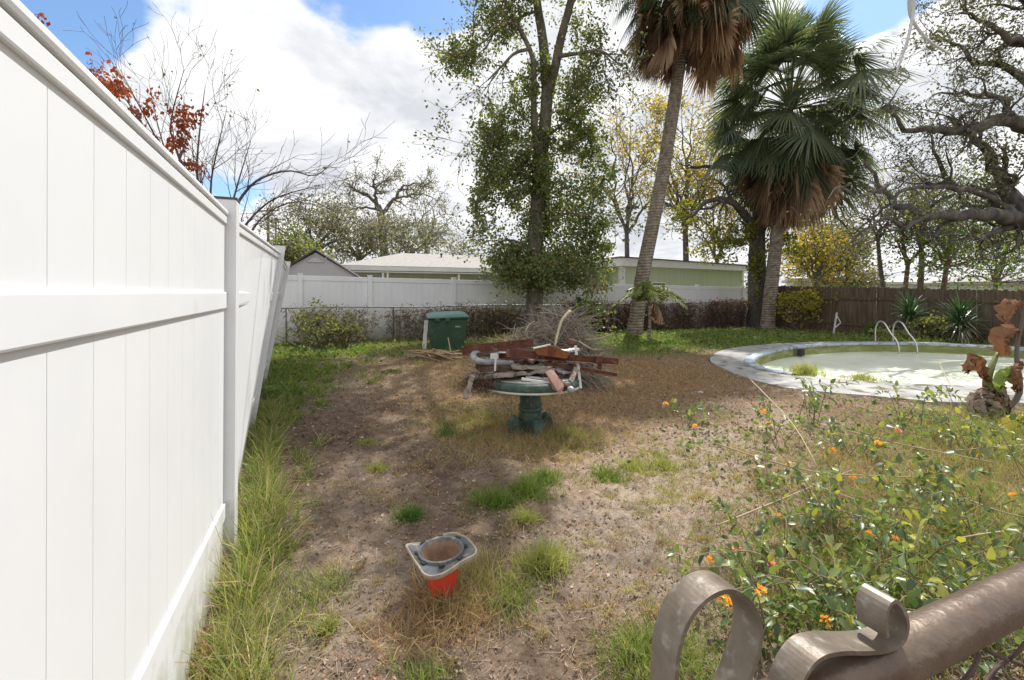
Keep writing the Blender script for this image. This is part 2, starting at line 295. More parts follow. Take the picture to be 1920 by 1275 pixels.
def grime(m, lo, hi, col, amt):
    # splashed dirt and algae low on the boards
    nt = m.node_tree; N, L = nt.nodes, nt.links; b = N['Principled BSDF']; old = b.inputs['Base Color'].links[0].from_socket
    tc = N.new('ShaderNodeTexCoord'); sp = N.new('ShaderNodeSeparateXYZ'); L.new(tc.outputs['Object'], sp.inputs[0])
    n = N.new('ShaderNodeTexNoise'); L.new(tc.outputs['Object'], n.inputs[0]); n.inputs['Scale'].default_value = 9; n.inputs['Detail'].default_value = 8; n.inputs['Roughness'].default_value = .7
    mr = N.new('ShaderNodeMapRange'); L.new(sp.outputs[2], mr.inputs[0]); mr.inputs[1].default_value = hi; mr.inputs[2].default_value = lo; mr.inputs[3].default_value = 0; mr.inputs[4].default_value = .55
    ad = N.new('ShaderNodeMath'); ad.operation = 'ADD'; L.new(mr.outputs[0], ad.inputs[0]); L.new(n.outputs['Fac'], ad.inputs[1])
    m2 = N.new('ShaderNodeMapRange'); L.new(ad.outputs[0], m2.inputs[0]); m2.inputs[1].default_value = .66; m2.inputs[2].default_value = 1.05; m2.inputs[4].default_value = amt
    mx = N.new('ShaderNodeMix'); mx.data_type = 'RGBA'; L.new(m2.outputs[0], mx.inputs[0]); L.new(old, mx.inputs[6]); mx.inputs[7].default_value = (*col, 1); L.new(mx.outputs[2], b.inputs['Base Color'])
grime(M['vinyl'], 0, .55, (.36, .34, .25), .75); grime(M['vinyl_far'], 0, .9, (.36, .34, .28), .7)
def palm_trunk_mat():
    m, nt, N, L, b = nodes('ringed_palm_trunk'); tc = N.new('ShaderNodeTexCoord')
    n = N.new('ShaderNodeTexNoise'); L.new(tc.outputs['Object'], n.inputs[0]); n.inputs['Scale'].default_value = 7; n.inputs['Detail'].default_value = 7
    r = ramp(N, [(.16, .125, .10), (.27, .225, .185), (.37, .32, .27)], [.3, .5, .7]); L.new(n.outputs['Fac'], r.inputs[0]); L.new(r.outputs[0], b.inputs['Base Color'])
    wv = N.new('ShaderNodeTexWave'); wv.bands_direction = 'Z'; L.new(tc.outputs['Object'], wv.inputs[0]); wv.inputs['Scale'].default_value = 3.2; wv.inputs['Distortion'].default_value = 2.5; wv.inputs['Detail'].default_value = 3
    bp = N.new('ShaderNodeBump'); bp.inputs['Strength'].default_value = .7; bp.inputs['Distance'].default_value = .04; L.new(wv.outputs['Fac'], bp.inputs['Height']); L.new(bp.outputs[0], b.inputs['Normal'])
    b.inputs['Roughness'].default_value = .92; b.inputs['Specular IOR Level'].default_value = .1; return m
M['palm_trunk'] = palm_trunk_mat()

# ---------------------------------------------------------------- ground, pool, deck
POOL = resamp(crv([(4.72, 8.5), (5.15, 9.75), (6.6, 11.3), (8.3, 12.35), (10.4, 12.8), (12.4, 12.1), (13.1, 10.2), (12, 8.1), (9.5, 7.0), (6.9, 7.1), (5.35, 7.65), (4.72, 8.5)], 10), 121)[:-1]
DECK = resamp(crv([(4.0, 8.2), (4.35, 10.0), (5.7, 11.9), (7.9, 13.15), (10.4, 13.6), (13.2, 12.9), (14.2, 10.2), (13, 7.2), (9.6, 6.0), (6.6, 6.05), (5.75, 6.1), (5.2, 6.4), (4.66, 6.67), (4.16, 7.1), (4.0, 8.2)], 8), 121)[:-1]
def offset(poly, d):
    t = unit(np.roll(poly, -1, 0)-np.roll(poly, 1, 0)); n = np.stack((t[:, 1], -t[:, 0]), 1)
    c = poly.mean(0); s = np.sign(((poly-c)*n).sum(1, keepdims=True)); s = np.sign(s.sum()); return poly+n*s*d
def inside(poly, x, y):
    r = np.zeros(x.shape, bool); q = np.roll(poly, -1, 0)
    for (x0, y0), (x1, y1) in zip(poly, q):
        c = (y0 > y) != (y1 > y)
        with np.errstate(divide='ignore', invalid='ignore'): r ^= c & (x < (x1-x0)*(y-y0)/(y1-y0)+x0)
    return r
def gh(x, y):
    x = np.asarray(x, float); y = np.asarray(y, float); d = np.hypot(x, y)
    f = np.clip(1.5-d/16, .12, 1)
    z = .05*(fbm(x*.7, y*.7, 1)-.5)+.042*(fbm(x*3.6, y*3.6, 5)-.5)+.055*f*(fbm(x*10, y*10, 9, 3)-.5)+.034*f*(fbm(x*31, y*31, 15, 2)-.5)
    z = z-.03*np.clip(fbm(x*2.3, y*2.3, 21)-.6, 0, 1)/.2*f
    return np.where(inside(DECK, x, y), -.03, z)
def make_ground():
    a1 = np.radians(np.concatenate((np.linspace(-60, 60, 560), np.linspace(60, 300, 42)[1:-1])))
    r = np.concatenate((np.geomspace(.35, 26, 520), np.geomspace(26, 5000, 26)[1:]))
    A, R = np.meshgrid(a1, r); X = np.sin(A)*R; Y = np.cos(A)*R; Z = gh(X, Y)
    Z = np.where(inside(offset(POOL, .12), X, Y), -1.3, Z)
    n = len(a1); m = len(r)
    V = np.vstack((np.stack((X, Y, Z), -1).reshape(-1, 3), [[0, 0, 0]]))
    i = np.arange(m-1)[:, None]*n; j = np.arange(n)[None]; j2 = (j+1) % n
    f = np.stack(np.broadcast_arrays(i+j, i+n+j, i+n+j2, i+j2), -1).reshape(-1, 4)
    f0 = np.stack((np.full(n, m*n), np.arange(n), (np.arange(n)+1) % n), -1)
    mb = MB(); mb.add(V, f, f0[:, ::-1]); me = mb.mesh('ground', True)
    x, y = V[:, 0], V[:, 1]
    def el(px, py, rx, ry, soft=1.0):
        yy = np.maximum(y, .3); u = CX+x/yy*FP; v = HZ+EYE*FP/yy
        return np.where(y > .3, np.exp(-soft*(((u-px)/rx)**2+((v-py)/ry)**2)), 0)
    nn = fbm(x*1.5, y*1.5, 40)
    sand = np.clip(1.0*el(1300, 1000, 330, 230)+.8*el(740, 715, 110, 25)+.55*el(720, 1120, 200, 120)+.6*el(1400, 860, 200, 90)+(nn-.5)*1.3+.15, 0, 1)
    dead = np.clip(1.0*el(1180, 715, 260, 60)+.6*el(850, 690, 160, 40)+.5*el(1000, 800, 180, 60)+(fbm(x*2, y*2, 50)-.5)*1.2, 0, 1)
    grn = np.clip(1.0*el(560, 680, 110, 50)+.9*el(1400, 630, 420, 22)+.8*el(700, 650, 300, 14)+np.where(np.hypot(x, y) > 24, 1, 0)+.5*el(470, 1000, 70, 260), 0, 1)
    ca = me.color_attributes.new('zone', 'FLOAT_COLOR', 'POINT')
    ca.data.foreach_set('color', np.stack((sand, dead, grn, np.ones_like(sand)), 1).ravel().astype(np.float32))
    m_, nt, N, L, b = nodes('yard_soil'); tc = N.new('ShaderNodeTexCoord')
    at = N.new('ShaderNodeAttribute'); at.attribute_name = 'zone'; sp = N.new('ShaderNodeSeparateColor'); L.new(at.outputs['Color'], sp.inputs[0])
    def nz(s, d=6, ro=.65):
        q = N.new('ShaderNodeTexNoise'); L.new(tc.outputs['Object'], q.inputs[0]); q.inputs['Scale'].default_value = s; q.inputs['Detail'].default_value = d; q.inputs['Roughness'].default_value = ro; return q.outputs['Fac']
    def mixc(f, a, c):
        q = N.new('ShaderNodeMix'); q.data_type = 'RGBA'; L.new(f, q.inputs[0]); L.new(a, q.inputs[6]); L.new(c, q.inputs[7]); return q.outputs[2]
    def rp(f, cols, pos): q = ramp(N, cols, pos); L.new(f, q.inputs[0]); return q.outputs[0]
    soil = rp(nz(9), [(.06, .039, .026), (.145, .099, .07), (.25, .185, .138)], [.3, .5, .7])
    sandc = rp(nz(14), [(.15, .11, .08), (.3, .237, .182), (.42, .35, .285)], [.28, .48, .7])
    deadc = rp(nz(22), [(.12, .075, .045), (.25, .165, .10), (.36, .27, .18)], [.3, .5, .72])
    grc = rp(nz(18), [(.06, .075, .03), (.13, .14, .05), (.22, .2, .1)], [.3, .5, .72])
    c = mixc(sp.outputs[0], soil, sandc); c = mixc(sp.outputs[1], c, deadc); c = mixc(sp.outputs[2], c, grc)
    fl = N.new('ShaderNodeMapRange'); L.new(nz(95, 3), fl.inputs[0]); fl.inputs[1].default_value = .62; fl.inputs[2].default_value = .7; fl.inputs[4].default_value = .75
    lt = N.new('ShaderNodeRGB'); lt.outputs[0].default_value = (.5, .43, .35, 1); c = mixc(fl.outputs[0], c, lt.outputs[0])
    fd = N.new('ShaderNodeMapRange'); L.new(nz(60, 4), fd.inputs[0]); fd.inputs[1].default_value = .6; fd.inputs[2].default_value = .72; fd.inputs[4].default_value = .8
    dk = N.new('ShaderNodeRGB'); dk.outputs[0].default_value = (.06, .042, .03, 1); c = mixc(fd.outputs[0], c, dk.outputs[0])
    L.new(c, b.inputs['Base Color']); b.inputs['Roughness'].default_value = .95; b.inputs['Specular IOR Level'].default_value = .1
    bp = N.new('ShaderNodeBump'); bp.inputs['Strength'].default_value = .9; bp.inputs['Distance'].default_value = .02; L.new(nz(48, 8, .7), bp.inputs['Height']); L.new(bp.outputs[0], b.inputs['Normal'])
    obj('ground', me, m_, kind='structure', label='bare sandy soil of the yard with patches of dead grass')
make_ground()
def ring(mb, a, b, za, zb, keep=None):
    n = len(a); V = np.vstack((np.c_[a, np.broadcast_to(za, n)], np.c_[b, np.broadcast_to(zb, n)])); i = np.arange(n) if keep is None else keep; j = (i+1) % n
    return mb.add(V, np.stack((i, j, n+j, n+i), 1))
FRONT = (POOL[:, 1] < 7.95) & (POOL[:, 0] > 5.0); DIN = np.where(FRONT[:, None], offset(POOL, -.02), offset(POOL, .12)); KEEP = np.where(~FRONT)[0]
mb = MB()
ring(mb, DECK, DECK, -.06, .035); ring(mb, DECK, DIN, .035, .05); ring(mb, DIN, DIN, .05, -.14)
mb.build('pool_deck', M['concrete'], kind='structure', label='pale concrete deck round the pool')
pool = thing('swimming_pool', 'oval sunken swimming pool with pale blue coping and algae stained wall', 'pool', (8.5, 9.8, 0))
mb = MB(); o1, o0 = offset(POOL, .15), offset(POOL, -.04)
ring(mb, o1, o1, 0, .068, KEEP); ring(mb, o1, offset(POOL, .13), .068, .085, KEEP); ring(mb, offset(POOL, .13), offset(POOL, -.03), .085, .085, KEEP); ring(mb, offset(POOL, -.03), o0, .085, .07, KEEP); ring(mb, o0, o0, .07, .03, KEEP); ring(mb, o0, POOL, .03, .03, KEEP)
mb.build('coping', M['coping'], pool, True)
mb = MB(); ring(mb, POOL, POOL, .05, -1.2); mb.build('pool_wall', M['pool_wall'], pool, True)
sk = P(1503, 668, 11.75); mb = MB(); tdir = np.array((.8, .6, 0)); box(mb, (sk[0], sk[1]+.03, -.06), tdir*.11, np.array((-.6, .8, 0))*.05, (0, 0, .085)); mb.build('skimmer_opening', M['black'], pool)
mb = MB(); V = np.c_[offset(POOL, .01), np.full(len(POOL), -.17)]; mb.add(np.vstack((V, [[8.8, 9.9, -.17]])), np.stack((np.full(len(V), len(V)), np.arange(len(V)), (np.arange(len(V))+1) % len(V)), 1)[:, ::1])
mb.build('pool_water', M['water'], kind='structure', label='milky pale green water in the pool')
lad = thing('pool_ladder', 'curved stainless steel pool ladder with two hoop handrails', 'ladder', (9.5, 12.5, 0))
def lrail(a, b):
    a3, b3 = np.array(a), np.array(b); h = np.array((0, 0, .62))
    pts = crv([a3, a3+h*.7, a3*.85+b3*.15+h*1.02, a3*.62+b3*.38+h*1.0, a3*.35+b3*.65+h*.6, np.array((b3[0], b3[1], .02)), np.array((b3[0], b3[1], -.9))], 6); m = MB(); tubes(m, pts, .024, 10, True); m.build('handrail', M['steel'], lad, True)
LA = [(P(1643, 648, 12.95)[0], 12.98, .03), (P(1676, 648, 12.95)[0], 12.98, .03)]; LB = [(P(1682, 660, 12.4)[0], 12.35, 0), (P(1716, 660, 12.4)[0], 12.35, 0)]
for a, b in zip(LA, LB): lrail(a, b)
for z in (-.3, -.6):
    m = MB(); bar(m, (LB[0][0], LB[0][1], z), (LB[1][0], LB[1][1], z), .08, .03); m.build('tread', M['steel'], lad)

# ---------------------------------------------------------------- left vinyl fence (leaning away from the camera)
FB = [np.array(q, float) for q in ((.80, -2.80, 0), (-.468, 0.0, 0), (-1.636, 2.575, 0), (-2.93, 5.05, 0), (-4.13, 7.5, 0), (-6.55, 12.1, 0))]
FB[1] = None; FB = [q for q in FB if q is not None]; FB[0] = np.array((-.41+.0, -.125, 0))
FN = np.array((.911, .413, 0))
LEAN = [0, .01, .30, .36, .12]; TOP = [1.945, 1.95, 1.96, 1.95, 1.95]; BR = [(.60, .335), (.56, .36), (.44, .36), (.36, .33)]
vf = thing('vinyl_privacy_fence', 'tall white vinyl privacy fence leaning over tall grass beside the bare yard', 'fence', tuple(FB[1]))
def fp(i, t, z, off=0.0):                              # a point of panel i, t along it, z up, off proud of it
    a, b = FB[i], FB[i+1]; l = lerp(LEAN[i], LEAN[i+1], t); p = lerp(a, b, t); return p+FN*(l*z/1.95+off)+np.array((0, 0, z-abs(l)*.02))
for i in range(4):
    L_ = np.linalg.norm(FB[i+1]-FB[i]); n = max(1, round(L_/.195)); top = (TOP[i]+TOP[i+1])/2; e = .05/L_
    for k in range(n):
        t0, t1 = lerp(e, 1-e, k/n), lerp(e, 1-e, (k+1)/n); g = .0007/L_; mb = MB()
        lo, hi = -.06, top-.03; V = []
        for z in (lo, hi): V += [fp(i, t0+g, z, .011), fp(i, t1-g, z, .011), fp(i, t1-g, z, -.011), fp(i, t0+g, z, -.011)]
        # v-groove edges between neighbouring boards
        box8(mb, V); mb.build('plank', M['vinyl'], vf, bev=.0014)
    mb = MB(); V = []
    for z in (.0, top-.05): V += [fp(i, e, z, .004), fp(i, 1-e, z, .004), fp(i, 1-e, z, -.004), fp(i, e, z, -.004)]
    box8(mb, V); mb.build('backing', M['vinyl'], vf)
    def rail(z0a, z0b, h, th, name, bev=.006):
        mb = MB(); V = []
        for dz in (0, h): V += [fp(i, .018, z0a+dz, th), fp(i, 1-.018, z0b+dz, th), fp(i, 1-.018, z0b+dz, -th), fp(i, .018, z0a+dz, -th)]
        box8(mb, V); mb.build(name, M['vinyl'], vf, bev=bev)
    rail(TOP[i]-.075, TOP[i+1]-.075, .045, .021, 'top_rail'); rail(TOP[i]-.028, TOP[i+1]-.028, .03, .028, 'rail_cap', .011)
    rail(1.41, 1.41, .092, .022, 'middle_rail'); rail(BR[i][0]-.09, BR[i][1]-.09, .09, .022, 'bottom_rail')
for i in range(1, 5):
    a = FB[i]; d = unit(FB[i]-FB[i-1]); l = LEAN[i]; tp = TOP[i]+.07; mb = MB(); s = .064; V = []
    for z in (-.1, tp):
        c = a+FN*l*z/1.95+np.array((0, 0, z)); V += [c-d*s+FN*s, c+d*s+FN*s, c+d*s-FN*s, c-d*s-FN*s]
    box8(mb, V); po = mb.build('post', M['vinyl'], vf, bev=.007)
    mb = MB(); c = a+FN*l*tp/1.95+np.array((0, 0, tp+.004)); box(mb, c, d*.067, FN*.067, (0, 0, .006)); mb.build('post_cap', M['dark_cap'], po)

# ---------------------------------------------------------------- back fences
E = np.array((.911, .413, 0)); NB = np.array((-.413, .911, 0)); A0 = np.array((-6.2, 12.5, 0))
wf = thing('white_boundary_fence', 'long white vinyl fence behind the chain link fence and green bin', 'fence', tuple(A0+NB*.65))
ts = [-2.3, .34, 2.29, 4.97, 7.63, 10.3, 13.1, 15.9, 18.67, 19.6]
def wtop(t): return lerp(1.99, 1.72, np.clip(t/19, -.2, 1.1))
B0 = A0+NB*.65
for k, t in enumerate(ts):
    mb = MB(); h = wtop(t)+.05; c = B0+E*t; box(mb, c+np.array((0, 0, h/2-.05)), E*.065, NB*.065, (0, 0, h/2+.05)); po = mb.build('post', M['vinyl_far'], wf, bev=.008)
    mb = MB(); box(mb, c+np.array((0, 0, h+.012)), E*.075, NB*.075, (0, 0, .011)); cp = mb.build('post_cap', M['vinyl_far'], po)
    if k == len(ts)-1: continue
    t1 = ts[k+1]; nb = max(1, round((t1-t-.13)/.19))
    for q in range(nb):
        u0 = lerp(t+.065, t1-.065, q/nb)+.001; u1 = lerp(t+.065, t1-.065, (q+1)/nb)-.001; mb = MB(); V = []
        for zz in (0, 1):
            for u, s in ((u0, -1), (u1, -1), (u1, 1), (u0, 1)): V.append(B0+E*u+NB*(s*.012)+np.array((0, 0, -.05 if zz == 0 else wtop(u)-.08)))
        box8(mb, V); mb.build('plank', M['vinyl_far'], wf)
    mb = MB(); V = []
    for dz in (-.14, 0):
        for u, s in ((t+.066, -1), (t1-.066, -1), (t1-.066, 1), (t+.066, 1)): V.append(B0+E*u+NB*(s*.03)+np.array((0, 0, wtop(u)+dz)))
    box8(mb, V); mb.build('top_rail', M['vinyl_far'], wf, bev=.006)
cl = thing('chain_link_fence', 'low grey chain link fence overgrown with dry vines in front of white fence', 'fence', tuple(A0))
CLH = 1.06; CLL = 18.6
mb = MB(); tubes(mb, [A0+E*t+np.array((0, 0, CLH+.015*math.sin(t*1.3))) for t in np.linspace(-.4, CLL, 40)], .022, 6, True); mb.build('top_rail', M['galv'], cl, True)
for t in (0, 2.9, 5.9, 8.9, 11.8, 14.8, 17.7):
    mb = MB(); tubes(mb, [A0+E*t+NB*.03+np.array((0, 0, z)) for z in (-.1, .5, CLH+.02)], .028, 8, True); mb.build('post', M['galv'], cl, True)
def chainmesh(origin, e, n, length, z0, z1, pitch, r, S=3):
    rows = int((z1-z0)/(pitch/2)); cols = int(length/pitch); k = np.arange(rows+1); zig = np.where(k % 2 == 0, -.5, .5)*pitch*1.04
    i = np.arange(cols)[:, None]
    pts = origin+e*(i[..., None]*pitch+zig[None, :, None])+np.array((0, 0, 1.))*(z0+k*pitch/2)[None, :, None]+n*(np.where(k % 2 == 0, 1, -1)*r*.9)[None, :, None]
    m = MB(); tubes(m, pts, np.full(pts.shape[:2], r), S); return m
chainmesh(A0-E*.3, E, NB, CLL, .02, CLH-.01, .062, .0026).build('wire_mesh', M['galv'], cl)

# wooden fence on the right, one board at a time
W0 = np.array((11.25, 19.9, 0)); WD = unit(np.array((.4537, -1, 0))); WN = np.array((-WD[1], WD[0], 0))*-1
wd = thing('wooden_fence', 'weathered brown wooden board fence behind the pool and yuccas', 'fence', tuple(W0))
u = -.3; k = 0
while u < 11.2:
    wd_ = .135+random.uniform(-.006, .006); zt = lerp(1.80, 1.55, u/8)+random.uniform(-.02, .02); mb = MB(); c = W0+WD*(u+wd_/2)+WN*random.uniform(-.008, .008)
    ln = random.uniform(-.002, .002); V = []
    for z, e_ in ((-.08, 0), (zt-.035, 0), ):
        for s, q in ((-1, -1), (1, -1), (1, 1), (-1, 1)): V.append(c+WD*(s*wd_/2+ln*z)+WN*(q*.009)+np.array((0, 0, z)))
    for s, q in ((-1, -1), (1, -1), (1, 1), (-1, 1)): V.append(c+WD*(s*(wd_/2-.03)+ln*zt)+WN*(q*.009)+np.array((0, 0, zt)))
    V = np.array(V); mb.add(V, np.vstack((BOXF[[0, 2, 3, 4, 5]], BOXF[[1, 2, 3, 4, 5]]+4)))
    mb.build('plank', M['wood_fence'], wd); u += wd_+random.uniform(.002, .006); k += 1
for z in (.35, 1.3):
    mb = MB(); bar(mb, W0+WD*-.3-WN*-.03+np.array((0, 0, z)), W0+WD*11.2-WN*-.03+np.array((0, 0, z-.1)), .04, .09); mb.build('rail', M['wood_fence'], wd)

# ---------------------------------------------------------------- buildings behind
def quadbox(par, name, m, O, x0, x1, y0, y1, z0, z1, bev=0, e=E, n=NB):
    mb = MB(); V = [O+e*x+n*y+np.array((0, 0, z)) for z in (z0, z1) for x, y in ((x0, y0), (x1, y0), (x1, y1), (x0, y1))]; box8(mb, V); return mb.build(name, m, par, bev=bev)
def window(par, O, x0, x1, z0, z1, y=-.02):
    f = quadbox(par, 'window', M['trim'], O, x0, x1, y-.05, y, z0, z1); quadbox(f, 'pane', M['glass'], O, x0+.08, x1-.08, y-.07, y-.052, z0+.08, z1-.08)
    return f
# grey gabled shed
sh = P(592, 548, 19.5); sh[2] = 0; shed = thing('garden_shed', 'grey gabled shed with dark roof edge behind the white fence', 'shed', tuple(sh))
es, ns = unit(np.array((.97, .24, 0))), unit(np.array((-.24, .97, 0))); h0, h1, hw = 2.15, 3.27, 1.72
mb = MB(); pr = [(-hw+.12, 0), (hw-.12, 0), (hw-.12, h0+.07), (0, h1-.06), (-hw+.12, h0+.07)]
V = np.array([sh+es*x+ns*y+np.array((0, 0, z)) for y in (0, 3.2) for x, z in pr]); mb.add(V, [[0, 1, 6, 5], [1, 2, 7, 6], [4, 0, 5, 9]], [0, 4, 3, 2, 1], [5, 6, 7, 8, 9]); mb.build('wall', M['shedgrey'], shed)
for s in (-1, 1):
    mb = MB(); V = []
    for y in (-.14, 3.3):
        for x, z in ((0, h1), (s*(hw+.06), h0-.06), (s*(hw+.06), h0), (0, h1+.07)): V.append(sh+es*x+ns*y+np.array((0, 0, z)))
    mb.add(np.array(V), [[0, 1, 2, 3], [7, 6, 5, 4], [0, 4, 5, 1], [1, 5, 6, 2], [2, 6, 7, 3], [3, 7, 4, 0]]); mb.build('roof', M['shingle_dark'], shed)
vt = thing  # the gable vent: frame and louvres
mb = MB(); V = [sh+es*x+ns*y+np.array((0, 0, z)) for y in (-.035, -.002) for x, z in ((-.36, 2.78), (.36, 2.78), (.12, 2.98), (-.12, 2.98))]; box8(mb, V); v_ = mb.build('gable_vent', M['shedgrey'], shed)
for q in range(4):
    z = 2.81+q*.045; ww = lerp(.3, .12, q/3); mb = MB(); bar(mb, sh+es*-ww+ns*-.05+np.array((0, 0, z)), sh+es*ww+ns*-.05+np.array((0, 0, z)), .03, .018); mb.build('louvre', M['trim'], v_)
# long low house with tan hip roof
hO = P(640, 548, 23.5); hO[2] = 0; hs = thing('low_house', 'long low pale green house with tan shingle hip roof and white porch', 'house', tuple(hO))
quadbox(hs, 'wall', M['housegreen'], hO, .6, 14, 1.6, 9, 0, 2.55)
def hip(par, O, x0, x1, y0, y1, ze, zr, m, inset, e=E, n=NB, th=.07):
    ym = (y0+y1)/2; pts = [(x0, y0, ze), (x1, y0, ze), (x1, y1, ze), (x0, y1, ze), (x0+inset, ym, zr), (x1-inset, ym, zr)]
    V = [O+e*a+n*b+np.array((0, 0, c)) for a, b, c in pts]; V += [v-np.array((0, 0, th)) for v in V[:4]]
    mb = MB(); mb.add(np.array(V), [[0, 1, 5, 4], [2, 3, 4, 5], [0, 6, 7, 1], [1, 7, 8, 2], [2, 8, 9, 3], [3, 9, 6, 0], [9, 8, 7, 6]], [[1, 2, 5], [3, 0, 4]]); return mb.build('roof', m, par)
rf = hip(hs, hO, -.2, 14.6, 0, 9.8, 2.92, 4.05, M['shingle'], 4.2)
for x in (6.3, 9.0): 
    mb = MB(); c = hO+E*x+NB*3.6; lathe(mb, c+np.array((0, 0, 3.5)), [(.05, 0), (.05, .4), (.09, .42), (.09, .5)], 8); mb.build('roof_vent', M['shingle_dark'], rf)
quadbox(hs, 'fascia', M['trim'], hO, -.2, 14.6, -.06, -.005, 2.66, 2.88)
quadbox(hs, 'soffit', M['trim'], hO, -.15, 14.5, .0, 1.6, 2.56, 2.63)
for x in (2.05, 2.3, 6.3, 10): quadbox(hs, 'porch_post', M['trim'], hO, x, x+.1, .05, .15, 0, 2.55)
for x0, x1 in ((.9, 2.0), (4.7, 5.7), (8.2, 9.3)): window(hs, hO+NB*1.6, x0, x1, 1.0, 2.35)
# green house with shallow flat roof
gO = P(1168, 548, 23.0); gO[2] = 0; gs = thing('green_house', 'pale green house with white fascia and nearly flat roof behind the leaning palm', 'house', tuple(gO))
quadbox(gs, 'wall', M['housegreen'], gO, 0, 8.6, 0, 7, 0, 2.78)
quadbox(gs, 'side_wing', M['housegreen'], gO, -3.2, -.14, 1.2, 7, 0, 2.74)
quadbox(gs, 'corner_trim', M['trim'], gO, -.13, .12, -.035, .2, 0, 2.78); quadbox(gs, 'corner_trim', M['trim'], gO, 8.5, 8.68, -.035, .2, 0, 2.7)
mb = MB(); V = [gO+E*x+NB*y+np.array((0, 0, z)) for x, z0, z1 in ((-.5, 2.8, 3.2), (9.1, 2.72, 2.98)) for z in (z0, z1) for y in (-.55, 7.4)]
V = np.array(V)[[0, 4, 5, 1, 2, 6, 7, 3]]; box8(mb, V); mb.build('fascia', M['trim'], gs)
mb = MB(); V = [gO+E*x+NB*y+np.array((0, 0, z)) for x, z0, z1 in ((-.6, 3.205, 3.26), (9.2, 2.985, 3.04)) for z in (z0, z1) for y in (-.62, 7.5)]
V = np.array(V)[[0, 4, 5, 1, 2, 6, 7, 3]]; box8(mb, V); mb.build('roof', M['shingle_dark'], gs)
quadbox(gs, 'wing_fascia', M['trim'], gO, -3.6, -.52, .75, 7.3, 2.78, 3.0)
window(gs, gO, 1.35, 2.75, 1.1, 2.05)
# far houses to the right
def farhouse(px0, px1, Y, ze, zr, label, roofm, wallm):
    a = P(px0, 548, Y); b = P(px1, 548, Y*.93); a[2] = b[2] = 0; e = unit(b-a); n = np.array((-e[1], e[0], 0)); Lh = np.linalg.norm(b-a)
    h = thing('distant_house', label, 'house', tuple(a)); quadbox(h, 'wall', wallm, a, .4, Lh-.4, .6, 8, 0, ze, e=e, n=n); hip(h, a, 0, Lh, 0, 8.6, ze+.1, zr, roofm, 2.5, e=e, n=n, th=.22)
    for q in range(3): window(h, a+n*.6, lerp(.12, .75, q/2.0)*Lh, lerp(.12, .75, q/2.0)*Lh+1.1, .9, 2.0) if False else None
    return h
farhouse(1478, 1640, 36, 2.5, 3.15, 'distant house with pale flat roof above the wooden fence beside the palm', M['roofwhite'], M['trim'])
farhouse(1648, 1800, 44, 2.4, 3.25, 'distant house with pale low roof behind the thin bare trees', M['roofwhite'], M['trim'])
farhouse(1812, 2050, 34, 2.2, 2.95, 'distant house with brown roof over the wooden fence near the bare oak', M['shingle'], M['trim'])
# utility poles and wires
poles = []
for px, top, Y, lab in ((503, 390, 42, 'tall grey utility pole with crossarm behind the white fence'), (517, 408, 52, 'shorter thin utility pole behind the tall one')):
    b = P(px, 548, Y); b[2] = 0; t = P(px, top, Y); up = thing('utility_pole', lab, 'pole', tuple(b)); mb = MB(); tubes(mb, [b, (b+t)/2, t], np.array([[.16, .14, .12]]), 8, True); mb.build('shaft', M['pole'], up, True)
    mb = MB(); bar(mb, t+np.array((-1.1, .2, -.25)), t+np.array((1.1, -.2, -.25)), .1, .12); mb.build('crossarm', M['pole'], up); poles.append(t)
for k, (dz, px2, py2, Y2) in enumerate(((-.25, 380, 395, 40), (-.9, 900, 470, 70), (-1.7, 800, 455, 60))):
    t = poles[0]+np.array((0, 0, dz)); q = P(px2, py2, Y2); pts = [lerp(t, q, s)-np.array((0, 0, 1.2*s*(1-s))) for s in np.linspace(0, 1, 16)]
    mb = MB(); tubes(mb, pts, .02, 4); mb.build('power_line', M['wire'], None, label=('power line running to the fence side from the tall utility pole', 'upper power line sagging toward the far oak from the tall pole', 'lower power line sagging toward the tan roof from the tall pole')[k], category='wire', group='power lines on the utility poles')

# ---------------------------------------------------------------- trees
def rv(s): return np.array((random.gauss(0, s), random.gauss(0, s), random.gauss(0, s)))
KB = 7
def grow(start, d, length, r0, r1, wig, up):
    pts = [start]; d = unit(d); st = length/(KB-1)
    for k in range(KB-1):
        d = d+rv(wig); d[2] += up; d = d/max(1e-6, math.sqrt(d@d)); pts.append(pts[-1]+d*st)
    return np.array(pts), np.linspace(r0, r1, KB)
def spawn(out, pts, rad, lvl, maxl, cfg):
    n = cfg['n'][lvl]; L = np.linalg.norm(pts[-1]-pts[0])
    for c in range(n):
        t = random.uniform(cfg.get('t0', .25), 1.0) if c < n-1 else 1.0
        i = min(len(pts)-2, int(t*(len(pts)-1))); f = t*(len(pts)-1)-i; p = pts[i]*(1-f)+pts[i+1]*f; r = rad[i]*(1-f)+rad[i+1]*f
        tg = unit(pts[i+1]-pts[i]); s = unit(np.cross(tg, rv(1))); a = math.radians(random.uniform(*cfg['ang'])) if c < n-1 else .25
        d = tg*math.cos(a)+s*math.sin(a)
        ln = cfg['len'][lvl]*random.uniform(.55, 1.15); r2 = max(cfg['rmin'], r*cfg.get('rr', .62))
        q, rr = grow(p, d, ln, r2, max(cfg['rmin'], r2*.35), cfg['wig'], cfg['up']); out.append((q, rr, lvl+1))
        if lvl+1 < maxl: spawn(out, q, rr, lvl+1, maxl, cfg)
def tree_mesh(out, S=(9, 7, 5, 4, 3, 3)):
    mb = MB(); by = {}
    for q, r, l in out:
        by.setdefault((q.shape[0], l), []).append((q, r))
    for (k, l), it in by.items(): tubes(mb, np.array([a for a, _ in it]), np.array([b for _, b in it]), S[min(l, len(S)-1)])
    return mb
